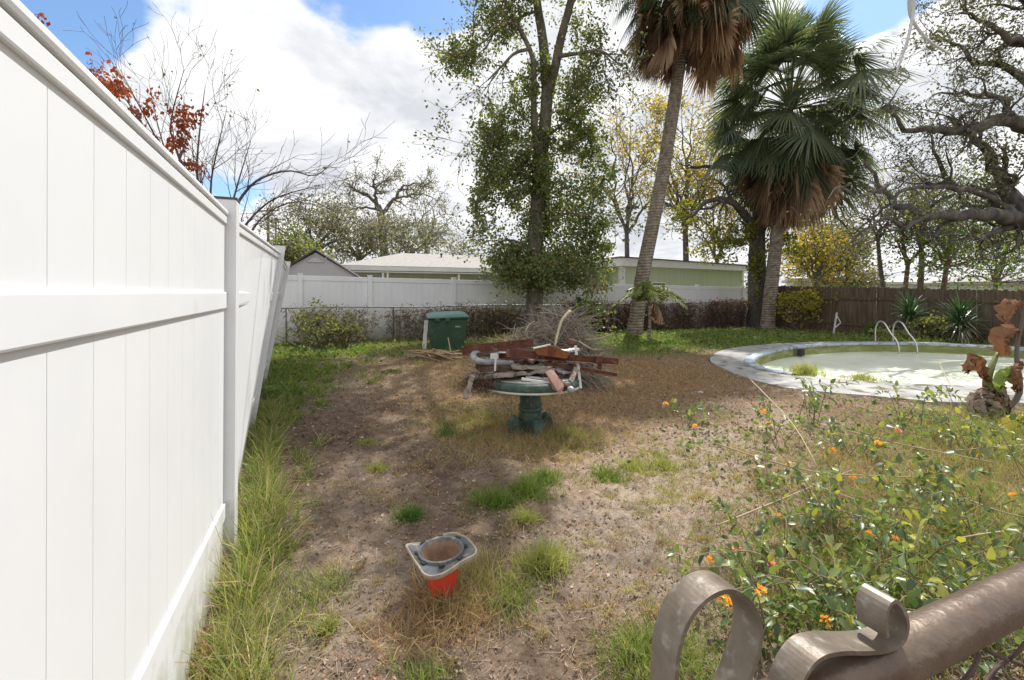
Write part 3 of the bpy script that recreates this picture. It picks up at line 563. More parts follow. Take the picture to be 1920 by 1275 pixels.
def tip_leaves(mb, out, minl, per, size, spread, D=None, nice=False):
    q = np.array([a for a, _, l in out if l >= minl and a.shape[0] == KB])
    if not len(q): return
    n = int(len(q)*per); i = rng.integers(0, len(q), n); t = rng.uniform(.25, 1, n)*(KB-1); k = np.minimum(t.astype(int), KB-2); f = (t-k)[:, None]
    C = q[i, k]*(1-f)+q[i, k+1]*f+rng.normal(0, spread, (n, 3)); leaves(mb, C, rng.uniform(size*.6, size*1.3, n), None, nice)
def blob_leaves(mb, px, py, rx, ry, Y, n, size, depth=1.0, hollow=.35):
    d = rdir(n); r = rng.uniform(hollow, 1, n)**.7; s = Y/FP
    cl = rng.normal(0, .16, (max(8, n//48), 3))             # sub-clumps leave gaps between them
    cc = rdir(len(cl))*rng.uniform(.3, .95, (len(cl), 1)); pick = rng.integers(0, len(cl), n)
    loc = cc[pick]*1.12+rng.normal(0, .135, (n, 3)); mixm = rng.random(n) < .1; loc[mixm] = (d*r[:, None])[mixm]*1.15
    C = P(px, py, Y)+loc*np.array((rx*s, rx*s*depth, ry*s)); leaves(mb, C, rng.uniform(size*.6, size*1.3, n)); return C
def limb(pxs, Y0, Y1, r0, r1, wob=.0):
    n = len(pxs); pts = crv([P(x, y, lerp(Y0, Y1, k/(n-1))) for k, (x, y) in enumerate(pxs)], 5); pts = resamp(pts, max(8, 3*n)); pts = pts+rng.normal(0, wob, pts.shape) if wob else pts
    return pts, np.linspace(r0, r1, len(pts)), 0
def T(name, label, base, cat='tree', group=None): return thing(name, label, cat, tuple(base), group)

# ivy-clad oak in the middle
Yt = 15.0; b = P(1003, 612, Yt); b[2] = 0
t1 = T('ivy_clad_oak', 'tall leafy tree with forked grey trunk standing behind the brush pile', b)
out = [limb([(1002, 640), (1003, 560), (1004, 480), (1007, 400), (1014, 310), (1021, 240), (1026, 166)], Yt, Yt, .30, .19, .01),
       limb([(1026, 175), (1018, 75), (1006, 0), (1000, -90), (975, -170), (960, -330)], Yt, Yt+.6, .185, .05), limb([(1030, 170), (1040, 130), (1051, 75), (1071, 0), (1085, -80), (1120, -160), (1140, -330)], Yt, Yt-.8, .16, .04),
       limb([(1008, 300), (1001, 210), (1001, 125), (990, 85), (950, 8), (925, -60)], Yt, Yt-.7, .12, .05), limb([(992, 92), (965, 100), (940, 125), (915, 150)], Yt-.4, Yt-1.4, .06, .02), limb([(1050, 105), (1085, 100), (1126, 95), (1160, 120)], Yt-.4, Yt-1.5, .07, .02),
       limb([(1010, 20), (980, 30), (930, 60), (880, 100)], Yt, Yt-.7, .05, .02), limb([(1004, 470), (960, 450), (920, 460)], Yt, Yt-1, .05, .015), limb([(1010, 430), (1060, 400), (1110, 410)], Yt, Yt-1, .05, .015), limb([(1012, 350), (960, 310), (915, 280)], Yt, Yt-.8, .05, .015), limb([(1022, 260), (1070, 220), (1110, 190)], Yt, Yt-.6, .05, .015), limb([(1005, 520), (1050, 500), (1110, 520)], Yt, Yt-1.2, .04, .012)]
def wlimb(pts, r0, r1): p = resamp(crv(pts, 5), 14); return p, np.linspace(r0, r1, 14), 0
out += [wlimb([(1.9, 14.6, 10.9), (2.6, 13.6, 11.8), (3.3, 12.2, 12.3), (3.8, 10.6, 12.4), (4.2, 9.3, 12.2)], .1, .03), wlimb([(2.6, 13.6, 11.8), (2.3, 12.4, 12.4), (2.0, 11.2, 12.6)], .06, .02), wlimb([(1.5, 14.8, 12.0), (.4, 13.2, 13.0), (-.6, 11.8, 13.4)], .08, .03)]  # limbs above the view, added to bring dappled shade onto the yard
cfg = dict(n=[5, 4, 3], len=[1.5, .8, .45], ang=(30, 70), wig=.16, up=.01, rmin=.006, t0=.3)
br = []
for q in out[1:]: spawn(br, q[0], q[1], 0, 3, cfg)
tree_mesh(out[:1]+out[1:], (12,)).build('trunk', M['bark'], t1, True); tree_mesh(br).build('branches', M['bark'], t1, True, kind='stuff')
mb = MB()
for px, py, rx, ry, n in ((1012, 508, 88, 42, 3600), (955, 490, 45, 45, 1500), (1085, 500, 62, 60, 2600), (925, 290, 48, 75, 2100), (950, 355, 60, 45, 1700), (1075, 390, 62, 62, 2300), (1085, 180, 55, 60, 1500), (1075, 255, 52, 45, 1400), (1005, 420, 34, 60, 1500),
    (868, 112, 45, 35, 1100), (925, 55, 55, 45, 1000), (985, 190, 38, 50, 800), (1105, 85, 45, 60, 800), (1000, 290, 45, 60, 1500), (960, 20, 55, 40, 600), (945, 235, 45, 40, 1000), (1120, 440, 35, 45, 700), (1015, 130, 30, 60, 350), (1060, -60, 130, 60, 1700), (930, -60, 90, 60, 900), (1018, 340, 40, 40, 900), (1105, 270, 35, 40, 600), (1130, 330, 30, 50, 500), (900, 400, 30, 60, 600), (1000, 470, 105, 90, 800), (1010, 330, 110, 110, 700), (1050, 150, 110, 100, 600)):
    blob_leaves(mb, px, py, rx, ry, Yt+random.uniform(-.4, .2), int(n*1.7), .105)
tip_leaves(mb, br, 2, 4, .11, .10)
for px, py, rx, ry, n in ((930, -170, 110, 90, 1200), (1080, -200, 120, 90, 1400), (1000, -330, 150, 100, 1500), (1150, -330, 120, 90, 1100), (880, -300, 100, 80, 800)): blob_leaves(mb, px, py, rx, ry, Yt, n, .19)
for c, r, n in (((3.7, 10.5, 12.4), (.9, 1.5, .8), 1300), ((4.3, 12.6, 12.3), (1.1, 1.3, .8), 800), ((2.3, 12.0, 12.8), (1.0, 1.0, .8), 800), ((-.4, 12.1, 13.5), (1.4, 1.4, .9), 900), ((1.2, 13.2, 13.6), (1.3, 1.3, .9), 700)):  # unseen leaf clumps on those limbs, placed to cast shade on the yard
    cc = rdir(26)*rng.uniform(.2, 1, (26, 1)); leaves(mb, np.array(c)+(cc[rng.integers(0, 26, n)]+rng.normal(0, .16, (n, 3)))*np.array(r), rng.uniform(.12, .24, n))
mb.build('crown', M['leaf_oak'], t1)

# cabbage palms
def fan(mb, org, d, size, droop, nseg=30, spread=112, cup=.25, fold=0):
    d = unit(d); s = unit(np.cross(d, (0, 0, 1.0) if abs(d[2]) < .95 else (1, 0, 0))); nrm = np.cross(s, d)
    roll = random.uniform(-.5, .5); s, nrm = s*math.cos(roll)+nrm*math.sin(roll), nrm*math.cos(roll)-s*math.sin(roll)
    a = np.radians(np.linspace(-spread, spread, nseg)+rng.uniform(-2, 2, nseg)); ln = size*(.72+.28*np.cos(a*.62))*rng.uniform(.88, 1.05, nseg)
    dd = np.cos(a)[:, None]*d+np.sin(a)[:, None]*s*(1-fold)-nrm*(np.abs(np.sin(a))*cup)[:, None]; dd = unit(dd)
    side = unit(np.cross(dd, nrm)); g = np.array((0, 0, -1.0)); w_ = size*.8/nseg
    ts_ = np.array((0.03, .38, .68, 1.0)); ws = np.array((.35, 1.15, .85, .1))
    V = org+dd[:, None]*(ts_[None, :, None]*ln[:, None, None])+g*(droop*(ts_**2.6)[None, :, None]*ln[:, None, None]*rng.uniform(.7, 1.3, nseg)[:, None, None])
    Lf = V-side[:, None]*(w_*ws)[None, :, None]; Rt = V+side[:, None]*(w_*ws)[None, :, None]; VV = np.stack((Lf, Rt), 2).reshape(-1, 3)
    k = np.arange(nseg)[:, None]*8+np.arange(3)[None]*2; k = k.ravel(); mb.add(VV, np.stack((k, k+1, k+3, k+2), 1))
def palm(name, label, trunk, r0, r1, crown, R, nlive, ndead, skirt, lo, hi, seed, lo_d=.0, ra=.42, rb=.14):
    random.seed(seed); base = trunk[0].copy(); base[2] = 0; t = T(name, label, base, 'palm tree')
    pts = resamp(crv(trunk, 6), 26); rr = np.linspace(r0, r1, 26); rr[:3] *= (1.25, 1.12, 1.04); mb = MB(); tubes(mb, pts, rr[None], 14); mb.build('trunk', M['palm_trunk'], t, True)
    crown = np.array(crown); live, dead, pet = MB(), MB(), []
    for k in range(nlive):
        el = math.radians(lerp(lo, hi, ((k+.5)/nlive)**1.0)+random.uniform(-8, 8)); az = k*2.399+random.uniform(-.3, .3)
        d = np.array((math.cos(az)*math.cos(el), math.sin(az)*math.cos(el), math.sin(el))); Lp = R*random.uniform(.34, .62)
        p1 = crown+np.array((0, 0, .3*math.sin(el))); p2 = p1+d*Lp*.6+np.array((0, 0, .08)); p3 = p1+d*Lp-np.array((0, 0, .16*Lp*math.cos(el))); pet.append(resamp(crv([p1, p2, p3], 4), KB))
        dd = unit(p3-p2)+np.array((0, 0, -.15)); fan(live, p3, dd, R*random.uniform(.27, .37), random.uniform(.1, .34), 42)
    for k in range(ndead):
        az = k*2.399; tz = random.random(); zz = lerp(-skirt*lo_d, -skirt, tz**.9); rad = lerp(R*ra, R*rb, tz)*random.uniform(.45, 1.1)
        p = crown+np.array((math.cos(az)*rad, math.sin(az)*rad, zz*.75)); pet.append(resamp(crv([crown+np.array((0, 0, zz*.4)), (crown+p)/2+np.array((math.cos(az)*.2, math.sin(az)*.2, .1)), p], 4), KB))
        fan(dead, p, np.array((math.cos(az)*.22, math.sin(az)*.22, -1)), R*random.uniform(.24, .36), .12, 22, random.uniform(35, 75), .3, .3)
    mb = MB(); tubes(mb, np.array(pet), np.full((len(pet), KB), .022)*np.linspace(1.6, .8, KB), 4); mb.build('petioles', M['gstem'], t, True)
    live.build('crown', M['leaf_palm'], t)
    if ndead: dead.build('dead_frond_skirt', M['leaf_palm_dead'], t)
    return t
Y1 = 15.6
palm('leaning_palm', 'tall leaning palm with a brown skirt of dead fronds', [P(x, y, Y1) for x, y in ((1186, 650), (1193, 600), (1204, 520), (1224, 420), (1242, 330), (1258, 230), (1270, 150), (1284, 10), (1294, -100))], .25, .19, P(1294, -75, Y1), 3.9, 80, 120, 4.2, -68, 70, 3, .45, .44, .34)
Y2 = 18.6
palm('cabbage_palm', 'shorter straight palm with a full round green crown', [P(x, y, Y2) for x, y in ((1436, 640), (1440, 600), (1448, 520), (1458, 430), (1466, 350), (1474, 280), (1480, 215))], .27, .2, P(1482, 205, Y2), 5.0, 104, 70, 4.8, -62, 84, 5, .55, .36, .07)
# young palm with one dead hanging frond
def feather(mb, p0, d, L, arch, nl=22, lw=.03, ll=.32, dead=False):
    d = unit(d); pts = resamp(crv([p0, p0+d*L*.5+np.array((0, 0, arch*.5)), p0+d*L-np.array((0, 0, arch*.45 if not dead else L*.9))], 6), 14); t = rng.uniform(.2, 1, nl*2)*(13); k = np.minimum(t.astype(int), 12); C = pts[k]*(1-(t-k)[:, None])+pts[k+1]*(t-k)[:, None]
    tg = unit(pts[k+1]-pts[k]); sd = unit(np.cross(tg, (0, 0, 1.)))*np.where(np.arange(nl*2) % 2, 1, -1)[:, None]; D = unit(tg*.55+sd+np.array((0, 0, -.45 if not dead else -2.2))+rng.normal(0, .1, (nl*2, 3)))
    B = unit(np.cross(D, tg)); s = (ll*rng.uniform(.7, 1.1, nl*2)*(1-.5*(t/13)**2))[:, None]; inst(mb, [(0, 0, 0), (.5, .5, 0), (1, 0, -.12), (.5, -.5, 0)], DIAM_F, C, D*s, np.cross(B, D)*lw*2, B*s); return pts
Y3 = 13.6; yb = P(1216, 655, Y3); yb[2] = 0; yp = T('young_palm', 'small young palm with arching feather leaves in front of the leaning palm', yb, 'palm tree')
tp = P(1218, 572, Y3); mb = MB(); tubes(mb, [yb-np.array((0, 0, .05)), (yb+tp)/2+np.array((.02, 0, 0)), tp], np.array([[.06, .05, .05]]), 8); mb.build('trunk', M['palm_trunk'], yp, True)
lv, dd_, pe = MB(), MB(), []
for az, el, L in ((0, 20, .95), (.6, 42, .85), (1.6, 60, .9), (2.6, 40, .85), (3.1, 12, .95), (3.8, 35, .8), (4.6, 25, .8), (5.5, 50, .8), (2.0, 78, .8), (5.9, 10, .9), (3.4, 60, .7)):
    a, e_ = az, math.radians(el); pe.append(feather(lv, tp, (math.cos(a)*math.cos(e_), math.sin(a)*math.cos(e_), math.sin(e_)), L*1.15, .45, 34, .034, .36))
for az in (5.9, .1, .4): pe.append(feather(dd_, tp, (math.cos(az), math.sin(az), .1), .36, .05, 44, .03, .6, True))
lv.build('crown', leafm('young_palm_leaf', [(.13, .17, .05), (.2, .24, .08), (.28, .29, .1)], .35, .45, .3), yp); dd_.build('dead_fronds', M['leaf_palm_dead'], yp)
mb = MB(); tubes(mb, np.array(pe), np.full((len(pe), 14), .012), 4); mb.build('petioles', M['gstem'], yp, True)

# oak behind the cabbage palm
Yo = 19.7; b = P(1421, 612, Yo); b[2] = 0; t2 = T('mossy_oak', 'dark mossy oak trunk with spreading limbs behind the straight palm', b)
out = [limb([(1420, 640), (1420, 560), (1418, 490), (1422, 425)], Yo, Yo, .42, .3, .02), limb([(1420, 440), (1400, 405), (1370, 380), (1330, 375), (1290, 410)], Yo, Yo-2, .2, .05, .04), limb([(1422, 430), (1418, 380), (1390, 330), (1350, 315), (1290, 315)], Yo, Yo+1, .22, .05, .04), limb([(1423, 430), (1450, 390), (1500, 370), (1550, 380), (1590, 430)], Yo, Yo+4, .2, .04, .05), limb([(1500, 370), (1560, 345), (1620, 350), (1660, 390)], Yo+2, Yo+4, .1, .03, .05)]
br = []; cfg = dict(n=[4, 3, 2], len=[1.8, 1.0, .6], ang=(30, 75), wig=.24, up=-.02, rmin=.008, t0=.3)
for q in out[1:]: spawn(br, q[0], q[1], 0, 3, cfg)
tree_mesh(out, (12,)).build('trunk', M['bark_dark'], t2, True); tree_mesh(br).build('branches', M['bark_dark'], t2, True, kind='stuff')
mb = MB(); tip_leaves(mb, br, 2, 3.0, .14, .2)
for px, py, rx, ry, n in ((1350, 460, 50, 35, 1100), (1385, 440, 35, 35, 600), (1480, 450, 35, 45, 700), (1300, 400, 45, 40, 500), (1420, 520, 24, 80, 900)): blob_leaves(mb, px, py, rx, ry, Yo-.2, n, .14)
mb.build('crown', leafm('olive_green_leaves', [(.09, .12, .03), (.17, .19, .04), (.28, .26, .05), (.12, .15, .04), (.34, .28, .05)], .4, .5, .3), t2)

# bare spreading oak on the right
Yr = 14.2; b = P(2010, 640, Yr); b[2] = 0; t3 = T('spreading_bare_oak', 'large nearly bare oak with dark twisting limbs above the wooden fence', b)
LB_ = [([(2010, 660), (2005, 560), (1990, 480), (1975, 420), (1965, 330), (1975, 240), (1990, 120), (1980, 0)], 0, 0, .55, .3),
  ([(1985, 440), (1920, 416), (1881, 406), (1826, 401), (1751, 406), (1711, 401), (1676, 376), (1640, 330), (1620, 295)], 0, -2.4, .26, .03),
  ([(1980, 440), (1916, 405), (1896, 361), (1871, 326), (1846, 281), (1811, 251), (1770, 215)], 0, 1.2, .30, .05), ([(1970, 260), (1920, 236), (1871, 226), (1801, 246), (1751, 241), (1700, 246), (1675, 226), (1668, 180)], 0, -1.6, .24, .03),
  ([(1920, 238), (1880, 195), (1861, 176), (1810, 172), (1746, 178)], -.5, -1.6, .10, .02), ([(1975, 200), (1920, 150), (1881, 120), (1826, 120), (1796, 85), (1760, 70)], 0, 1.5, .16, .03),
  ([(1985, 120), (1920, 80), (1881, 65), (1846, 40), (1800, 25)], 0, -1, .15, .03), ([(1900, 405), (1851, 361), (1781, 346), (1760, 300), (1745, 255)], -.3, 1.0, .13, .03), ([(1860, 372), (1800, 350), (1716, 351), (1680, 372), (1650, 420)], -.3, -2.2, .10, .02),
  ([(1940, 418), (1890, 428), (1851, 441), (1840, 452)], 0, -.6, .16, .05), ([(1750, 405), (1700, 425), (1650, 410), (1610, 440), (1585, 470)], -1.5, -2.6, .07, .02), ([(1990, 60), (1930, 10), (1880, -30), (1820, -60)], 0, .5, .16, .04), ([(1660, 350), (1610, 370), (1580, 345), (1560, 380)], -2, -3, .05, .015)]
out = [limb(a, Yr+c, Yr+d, r0, r1, .05) for a, c, d, r0, r1 in LB_]; br = []
cfg = dict(n=[7, 4, 2], len=[1.5, .8, .45], ang=(30, 75), wig=.3, up=.0, rmin=.007, t0=.15, rr=.5)
for k, q in enumerate(out[1:]): spawn(br, q[0], q[1], 0, 3, dict(cfg, n=[4, 3, 2]) if k in (0, 7, 9, 11) else dict(cfg, n=[10, 5, 3], len=[1.3, .7, .4]))
tree_mesh(out, (12,)).build('trunk', M['bark_dark'], t3, True); tree_mesh(br).build('branches', M['bark_dark'], t3, True, kind='stuff')
mb = MB(); tip_leaves(mb, br, 2, 4.0, .085, .12)
for px, py, rx, ry, n in ((1820, 40, 80, 55, 800), (1890, 160, 60, 60, 500), (1830, 330, 60, 60, 500), (1890, 330, 50, 80, 500), (1860, 450, 50, 25, 350)): blob_leaves(mb, px, py, rx, ry, Yr, n, .1)
mb.build('crown', M['leaf_oakr'], t3)

# trees that stand further back: generic generator
def wild(name, label, px, Y, toppy, fork, spreadpx, r, cfg, lvl, leafmat, per, lsize, bark, seed, nl=5, basepy=560, group=None, lspread=.25, lean=0, side=.55):
    random.seed(seed); b = P(px, basepy, Y); b[2] = 0; t = T(name, label, b, 'tree', group); fk = P(px+lean, fork, Y); out = [(resamp(crv([b, lerp(b, fk, .5)+rv(.1), fk], 5), 9), np.linspace(r, r*.7, 9), 0)]
    main = []
    for k in range(nl):
        a = lerp(-1, 1, (k+.5)/nl)+random.uniform(-.15, .15); tip = P(px+lean+a*spreadpx, lerp(toppy, fork, abs(a)**2*side)+random.uniform(-5, 5), Y+random.uniform(-.12, .12)*Y*.6)
        mid = lerp(fk, tip, .5)+np.array((0, 0, .06*np.linalg.norm(tip-fk)))+rv(.05*np.linalg.norm(tip-fk)); q = resamp(crv([fk, mid, tip], 6), 10); q[1:-1] += rng.normal(0, .015*np.linalg.norm(tip-fk), (8, 3)); main.append((q, np.linspace(r*.55, r*.12, 10), 0))
    br = []
    for q in main: spawn(br, q[0], q[1], 0, lvl, cfg)
    tree_mesh(out+main, (8,)).build('trunk', bark, t, True); tree_mesh(br, (5, 5, 4, 3, 3)).build('branches', bark, t, True, kind='stuff')
    if leafmat: mb = MB(); tip_leaves(mb, br, 2, per, lsize, lspread); mb.build('crown', leafmat, t)
    return t
c45 = dict(n=[6, 4, 3], len=[2.2, 1.3, .75], ang=(30, 70), wig=.22, up=.02, rmin=.02, t0=.25)
random.seed(21); Yd = 45; b = P(722, 548, Yd); b[2] = 0; t6 = T('distant_oak', 'distant spreading oak with thin pale foliage above the tan roof', b)
out = [limb([(724, 540), (721, 480), (718, 440), (716, 412), (708, 385)], Yd, Yd, .5, .32, .03), limb([(708, 388), (703, 360), (700, 340), (702, 328)], Yd, Yd-1, .2, .05, .06), limb([(708, 386), (690, 366), (670, 358), (648, 342)], Yd, Yd-2, .2, .05, .06), limb([(716, 405), (728, 385), (743, 371), (752, 352), (775, 345), (795, 344)], Yd, Yd+1, .24, .05, .06), limb([(743, 372), (765, 366), (790, 364), (812, 372)], Yd, Yd-2, .12, .04, .06), limb([(712, 395), (685, 388), (665, 392), (645, 385)], Yd, Yd+2, .14, .04, .06), limb([(703, 355), (720, 338), (735, 330)], Yd, Yd+2, .12, .04, .05)]
br = []
for q in out[1:]: spawn(br, q[0], q[1], 0, 3, dict(n=[7, 4, 3], len=[1.5, .9, .55], ang=(30, 75), wig=.26, up=.03, rmin=.022, t0=.3))
tree_mesh(out, (8,)).build('trunk', M['bark_far'], t6, True); tree_mesh(br, (5, 4, 4, 3)).build('branches', M['bark_far'], t6, True, kind='stuff'); mb = MB(); tip_leaves(mb, br, 2, 4, .17, .25); mb.build('crown', M['leaf_olive'], t6)
wild('distant_oak', 'smaller thin distant oak at the end of the tan roof', 800, 48, 385, 460, 45, .28, dict(c45, n=[5, 3, 2]), 3, M['leaf_olive'], 2.5, .24, M['bark_far'], 22, 5, lspread=.3)
wild('distant_tree', 'hazy olive tree behind the shed roof and power poles', 590, 40, 420, 475, 75, .35, c45, 3, M['leaf_olive'], 6, .24, M['bark_far'], 23, 6, lspread=.5)
wild('distant_tree', 'low olive tree mass between the shed and the distant oak', 672, 42, 440, 488, 55, .3, c45, 3, M['leaf_olive'], 6, .24, M['bark_far'], 24, 5, lspread=.5)
wild('distant_tree', 'low pale tree just right of the distant spreading oak', 765, 40, 445, 492, 45, .25, c45, 3, M['leaf_olive'], 6, .24, M['bark_far'], 25, 5, lspread=.4)
wild('distant_tree', 'faint tiny tree over the roof end left of the leafy tree', 865, 60, 470, 500, 25, .2, c45, 2, M['leaf_olive'], 8, .3, M['bark_far'], 26, 4, lspread=.4)
wild('green_shrub_tree', 'dark green bushy tree peeking over the shed roof', 555, 26, 468, 512, 36, .15, dict(c45, len=[.9, .6, .4]), 3, M['leaf_oak'], 9, .16, M['bark_far'], 27, 5, lspread=.25)
cy = dict(n=[6, 4, 3], len=[2.2, 1.3, .8], ang=(25, 60), wig=.2, up=.03, rmin=.014, t0=.2)
wild('yellow_leaf_tree', 'bare branched tree with few yellow leaves just left of the leaning palm', 1175, 31, 235, 440, 65, .22, cy, 3, M['leaf_yellow'], 2.6, .2, M['bark_far'], 31, 6, lspread=.2)
wild('yellow_leaf_tree', 'golden yellow leaved tree between the two palms', 1285, 30, 235, 430, 75, .24, cy, 3, M['leaf_yellow'], 7, .2, M['bark_far'], 32, 7, lspread=.3)
wild('yellow_leaf_tree', 'yellow green tree low over the flat roofed green house', 1345, 29, 375, 490, 60, .15, cy, 3, M['leaf_yellow'], 4, .2, M['bark_far'], 33, 5, lspread=.3)
wild('yellow_bush_tree', 'small yellow orange tree over the wooden fence right of the straight palm', 1530, 30, 440, 530, 42, .14, dict(cy, len=[1.2, .7, .5]), 3, M['leaf_yellow'], 6, .2, M['bark_far'], 34, 7, lspread=.35, side=1.0)
wild('olive_bush_tree', 'rounded olive tree over the pale roof beyond the wooden fence', 1590, 33, 455, 530, 42, .14, dict(cy, len=[1.2, .8, .5]), 3, M['leaf_olive'], 8, .22, M['bark_far'], 35, 7, lspread=.4, side=1.0)
cr = dict(n=[6, 4, 2], len=[1.9, 1.1, .7], ang=(25, 60), wig=.22, up=.03, rmin=.011, t0=.2)
M['pinkbark'] = surf('pinkish_bark', [(.13, .085, .075), (.23, .16, .145)], 4, .9, .2, spec=.1)
wild('thin_bare_tree', 'thin leaning tree with sparse olive leaves behind the wooden fence', 1668, 24, 372, 455, 60, .12, cr, 3, leafm('sparse_olive', [(.22, .2, .06), (.3, .27, .09), (.16, .17, .06)], .4, .6, .2), 2.2, .15, M['bark_far'], 41, 5, lean=-22, lspread=.2)
wild('thin_bare_tree', 'reddish forked bare tree behind the wooden fence', 1690, 23, 390, 500, 60, .13, cr, 3, M['leaf_oakr'], .5, .12, M['pinkbark'], 42, 4, lean=12, lspread=.1)
wild('thin_bare_tree', 'upright pinkish bare tree beside the reddish forked one', 1716, 23.5, 320, 470, 40, .15, cr, 3, M['leaf_oakr'], .6, .12, M['pinkbark'], 43, 4, lean=12, lspread=.1)
wild('green_tree', 'leafy green tree with reddish trunk over the wooden fence', 1775, 22, 395, 500, 62, .13, cr, 3, M['leaf_green'], 8, .15, M['pinkbark'], 44, 8, lspread=.3, side=1.15)
wild('green_tree', 'darker green tree over the fence at the photo edge', 1868, 26, 450, 530, 70, .13, cr, 3, M['leaf_oak'], 7, .16, M['bark_far'], 45, 7, lspread=.35, side=1.0)

# trees beyond the left vinyl fence
random.seed(8); Yq = 6.6; b = P(270, 548, Yq); b[2] = 0; t4 = T('rust_leaved_tree', 'small tree with drooping rust red leaves behind the near white fence', b)
out = [limb([(280, 700), (275, 500), (255, 380), (240, 300)], Yq, Yq, .07, .045), limb([(250, 350), (215, 250), (165, 160), (120, 100), (70, 60)], Yq, Yq-.5, .035, .008), limb([(265, 400), (290, 310), (270, 240), (235, 185)], Yq, Yq-.2, .035, .008), limb([(275, 440), (320, 350), (340, 290), (350, 260)], Yq, Yq, .03, .008), limb([(260, 380), (230, 280), (200, 210)], Yq, Yq+.3, .03, .008)]
br = []; cfg = dict(n=[5, 3], len=[.5, .25], ang=(25, 60), wig=.15, up=-.02, rmin=.003, t0=.35)
for q in out[1:]: spawn(br, q[0], q[1], 0, 2, cfg)
tree_mesh(out, (6,)).build('trunk', M['twig'], t4, True); tree_mesh(br, (4, 4, 3)).build('branches', M['twig'], t4, True, kind='stuff')
mb = MB(); q = np.array([a for a, _, l in br if l >= 1 and a[-1][0]/a[-1][1]*FP+CX < 385]); n = 1500; i = rng.integers(0, len(q), n); C = q[i, rng.integers(1, KB, n)]+rng.normal(0, .045, (n, 3)); leaves(mb, C, rng.uniform(.045, .09, n), unit(rng.normal(0, .5, (n, 3))+np.array((0, 0, -.8)))); mb.build('crown', M['leaf_rust'], t4)
random.seed(12); Yq = 7.6; b = P(440, 560, Yq); b[2] = 0; t5 = T('bare_twiggy_tree', 'bare grey tree spreading thin twigs over the white vinyl fence', b)
out = [limb([(440, 640), (425, 520), (400, 450)], Yq, Yq, .07, .05), limb([(400, 450), (370, 380), (330, 280), (320, 230), (345, 130)], Yq, Yq-.3, .032, .004), limb([(390, 430), (370, 330), (375, 240), (385, 160)], Yq, Yq+.3, .03, .004), limb([(400, 450), (350, 350), (310, 290), (225, 130)], Yq, Yq-.6, .03, .004), limb([(410, 460), (440, 390), (480, 340), (540, 320), (590, 330), (622, 305)], Yq, Yq-.5, .032, .005), limb([(410, 460), (430, 400), (450, 330), (470, 265)], Yq, Yq+.5, .026, .004), limb([(420, 480), (470, 410), (520, 370), (610, 345)], Yq, Yq+.2, .026, .004), limb([(400, 450), (395, 350), (410, 270), (425, 205)], Yq, Yq+.2, .024, .004), limb([(440, 500), (480, 420), (540, 380), (600, 385)], Yq, Yq-.2, .02, .004), limb([(370, 380), (330, 330), (300, 250), (280, 160)], Yq, Yq+.1, .02, .003)]
br = []; cfg = dict(n=[8, 4, 2], len=[.75, .4, .25], ang=(20, 50), wig=.1, up=.02, rmin=.0028, t0=.2, rr=.5)
for q in out[1:]: spawn(br, q[0], q[1], 0, 3, cfg)
tree_mesh(out, (7,)).build('trunk', M['twig'], t5, True); tree_mesh(br, (5, 4, 3, 3)).build('branches', M['twig'], t5, True, kind='stuff')
mb = MB(); tip_leaves(mb, br, 3, .12, .06, .01); mb.build('crown', M['leaf_green'], t5)

# ---------------------------------------------------------------- pedestal table and the scrap heaped on it
TX, TY = .20, 4.95
tb = thing('pedestal_table', 'round green concrete pedestal table under the heap of scrap', 'table', (TX, TY, 0))
mb = MB(); lathe(mb, (TX, TY, 0), [(.30, .485), (.505, .488), (.52, .497), (.52, .51), (.535, .515), (.545, .535), (.545, .575), (.535, .592), (.51, .6), (.01, .602)], 48); mb.build('table_top', M['greenpaint'], tb, True)
mb = MB(); lathe(mb, (TX, TY, 0), [(.525, .494), (.545, .498), (.549, .507), (.545, .517), (.53, .519)], 48, cap=False); mb.build('rim_lip', surf('cream_lip', [(.42, .42, .34), (.6, .59, .5)], 9, .7, .1), tb, True)
mb = MB(); lathe(mb, (TX, TY, 0), [(.505, .6035), (.48, .606), (.01, .607)], 40); mb.build('worn_surface', M['tabletop'], tb, True)
mb = MB(); lathe(mb, (TX, TY, 0), [(.135, .0), (.125, .16), (.118, .2), (.118, .222), (.132, .230), (.132, .242), (.117, .25), (.117, .262), (.13, .27), (.13, .282), (.114, .29), (.112, .39), (.127, .40), (.127, .415), (.113, .425), (.113, .44), (.135, .465), (.15, .49)], 28); mb.build('pedestal', M['greenpaint'], tb, True)
for k in range(4):
    a = math.radians(-62+k*90-8); d = np.array((math.cos(a), math.sin(a), 0)); s = np.array((-d[1], d[0], 0)); mb = MB(); c = np.array((TX, TY, 0)); pr = [(.1, -.05), (.26, -.05), (.255, .06), (.235, .13), (.20, .17), (.16, .165), (.13, .12), (.1, .13)]
    n = len(pr); V = np.array([c+d*r*1.0+s*w_+np.array((0, 0, z)) for w_ in (-.055, .055) for r, z in pr]); mb.add(V, np.arange(n)[::-1], n+np.arange(n), [[i, (i+1) % n, n+(i+1) % n, n+i] for i in range(n)]); mb.build('scrolled_foot', M['greenpaint'], tb, bev=.018)
GJ = 'scrap heaped on the pedestal table'
def jp(x, y, Y): return P(x, y, Y)
def single(mb, name, m, label, cat, smooth=False, bev=0, group=GJ): return mb.build(name, m, None, smooth, bev, label=label, category=cat, group=group)
def pipe(name, label, a, b, r, m, S=10, bend=None):
    mb = MB(); tubes(mb, resamp(crv([a]+(bend or [])+[b], 6), 14), r, S, True); return single(mb, name, m, label, 'pipe', True)
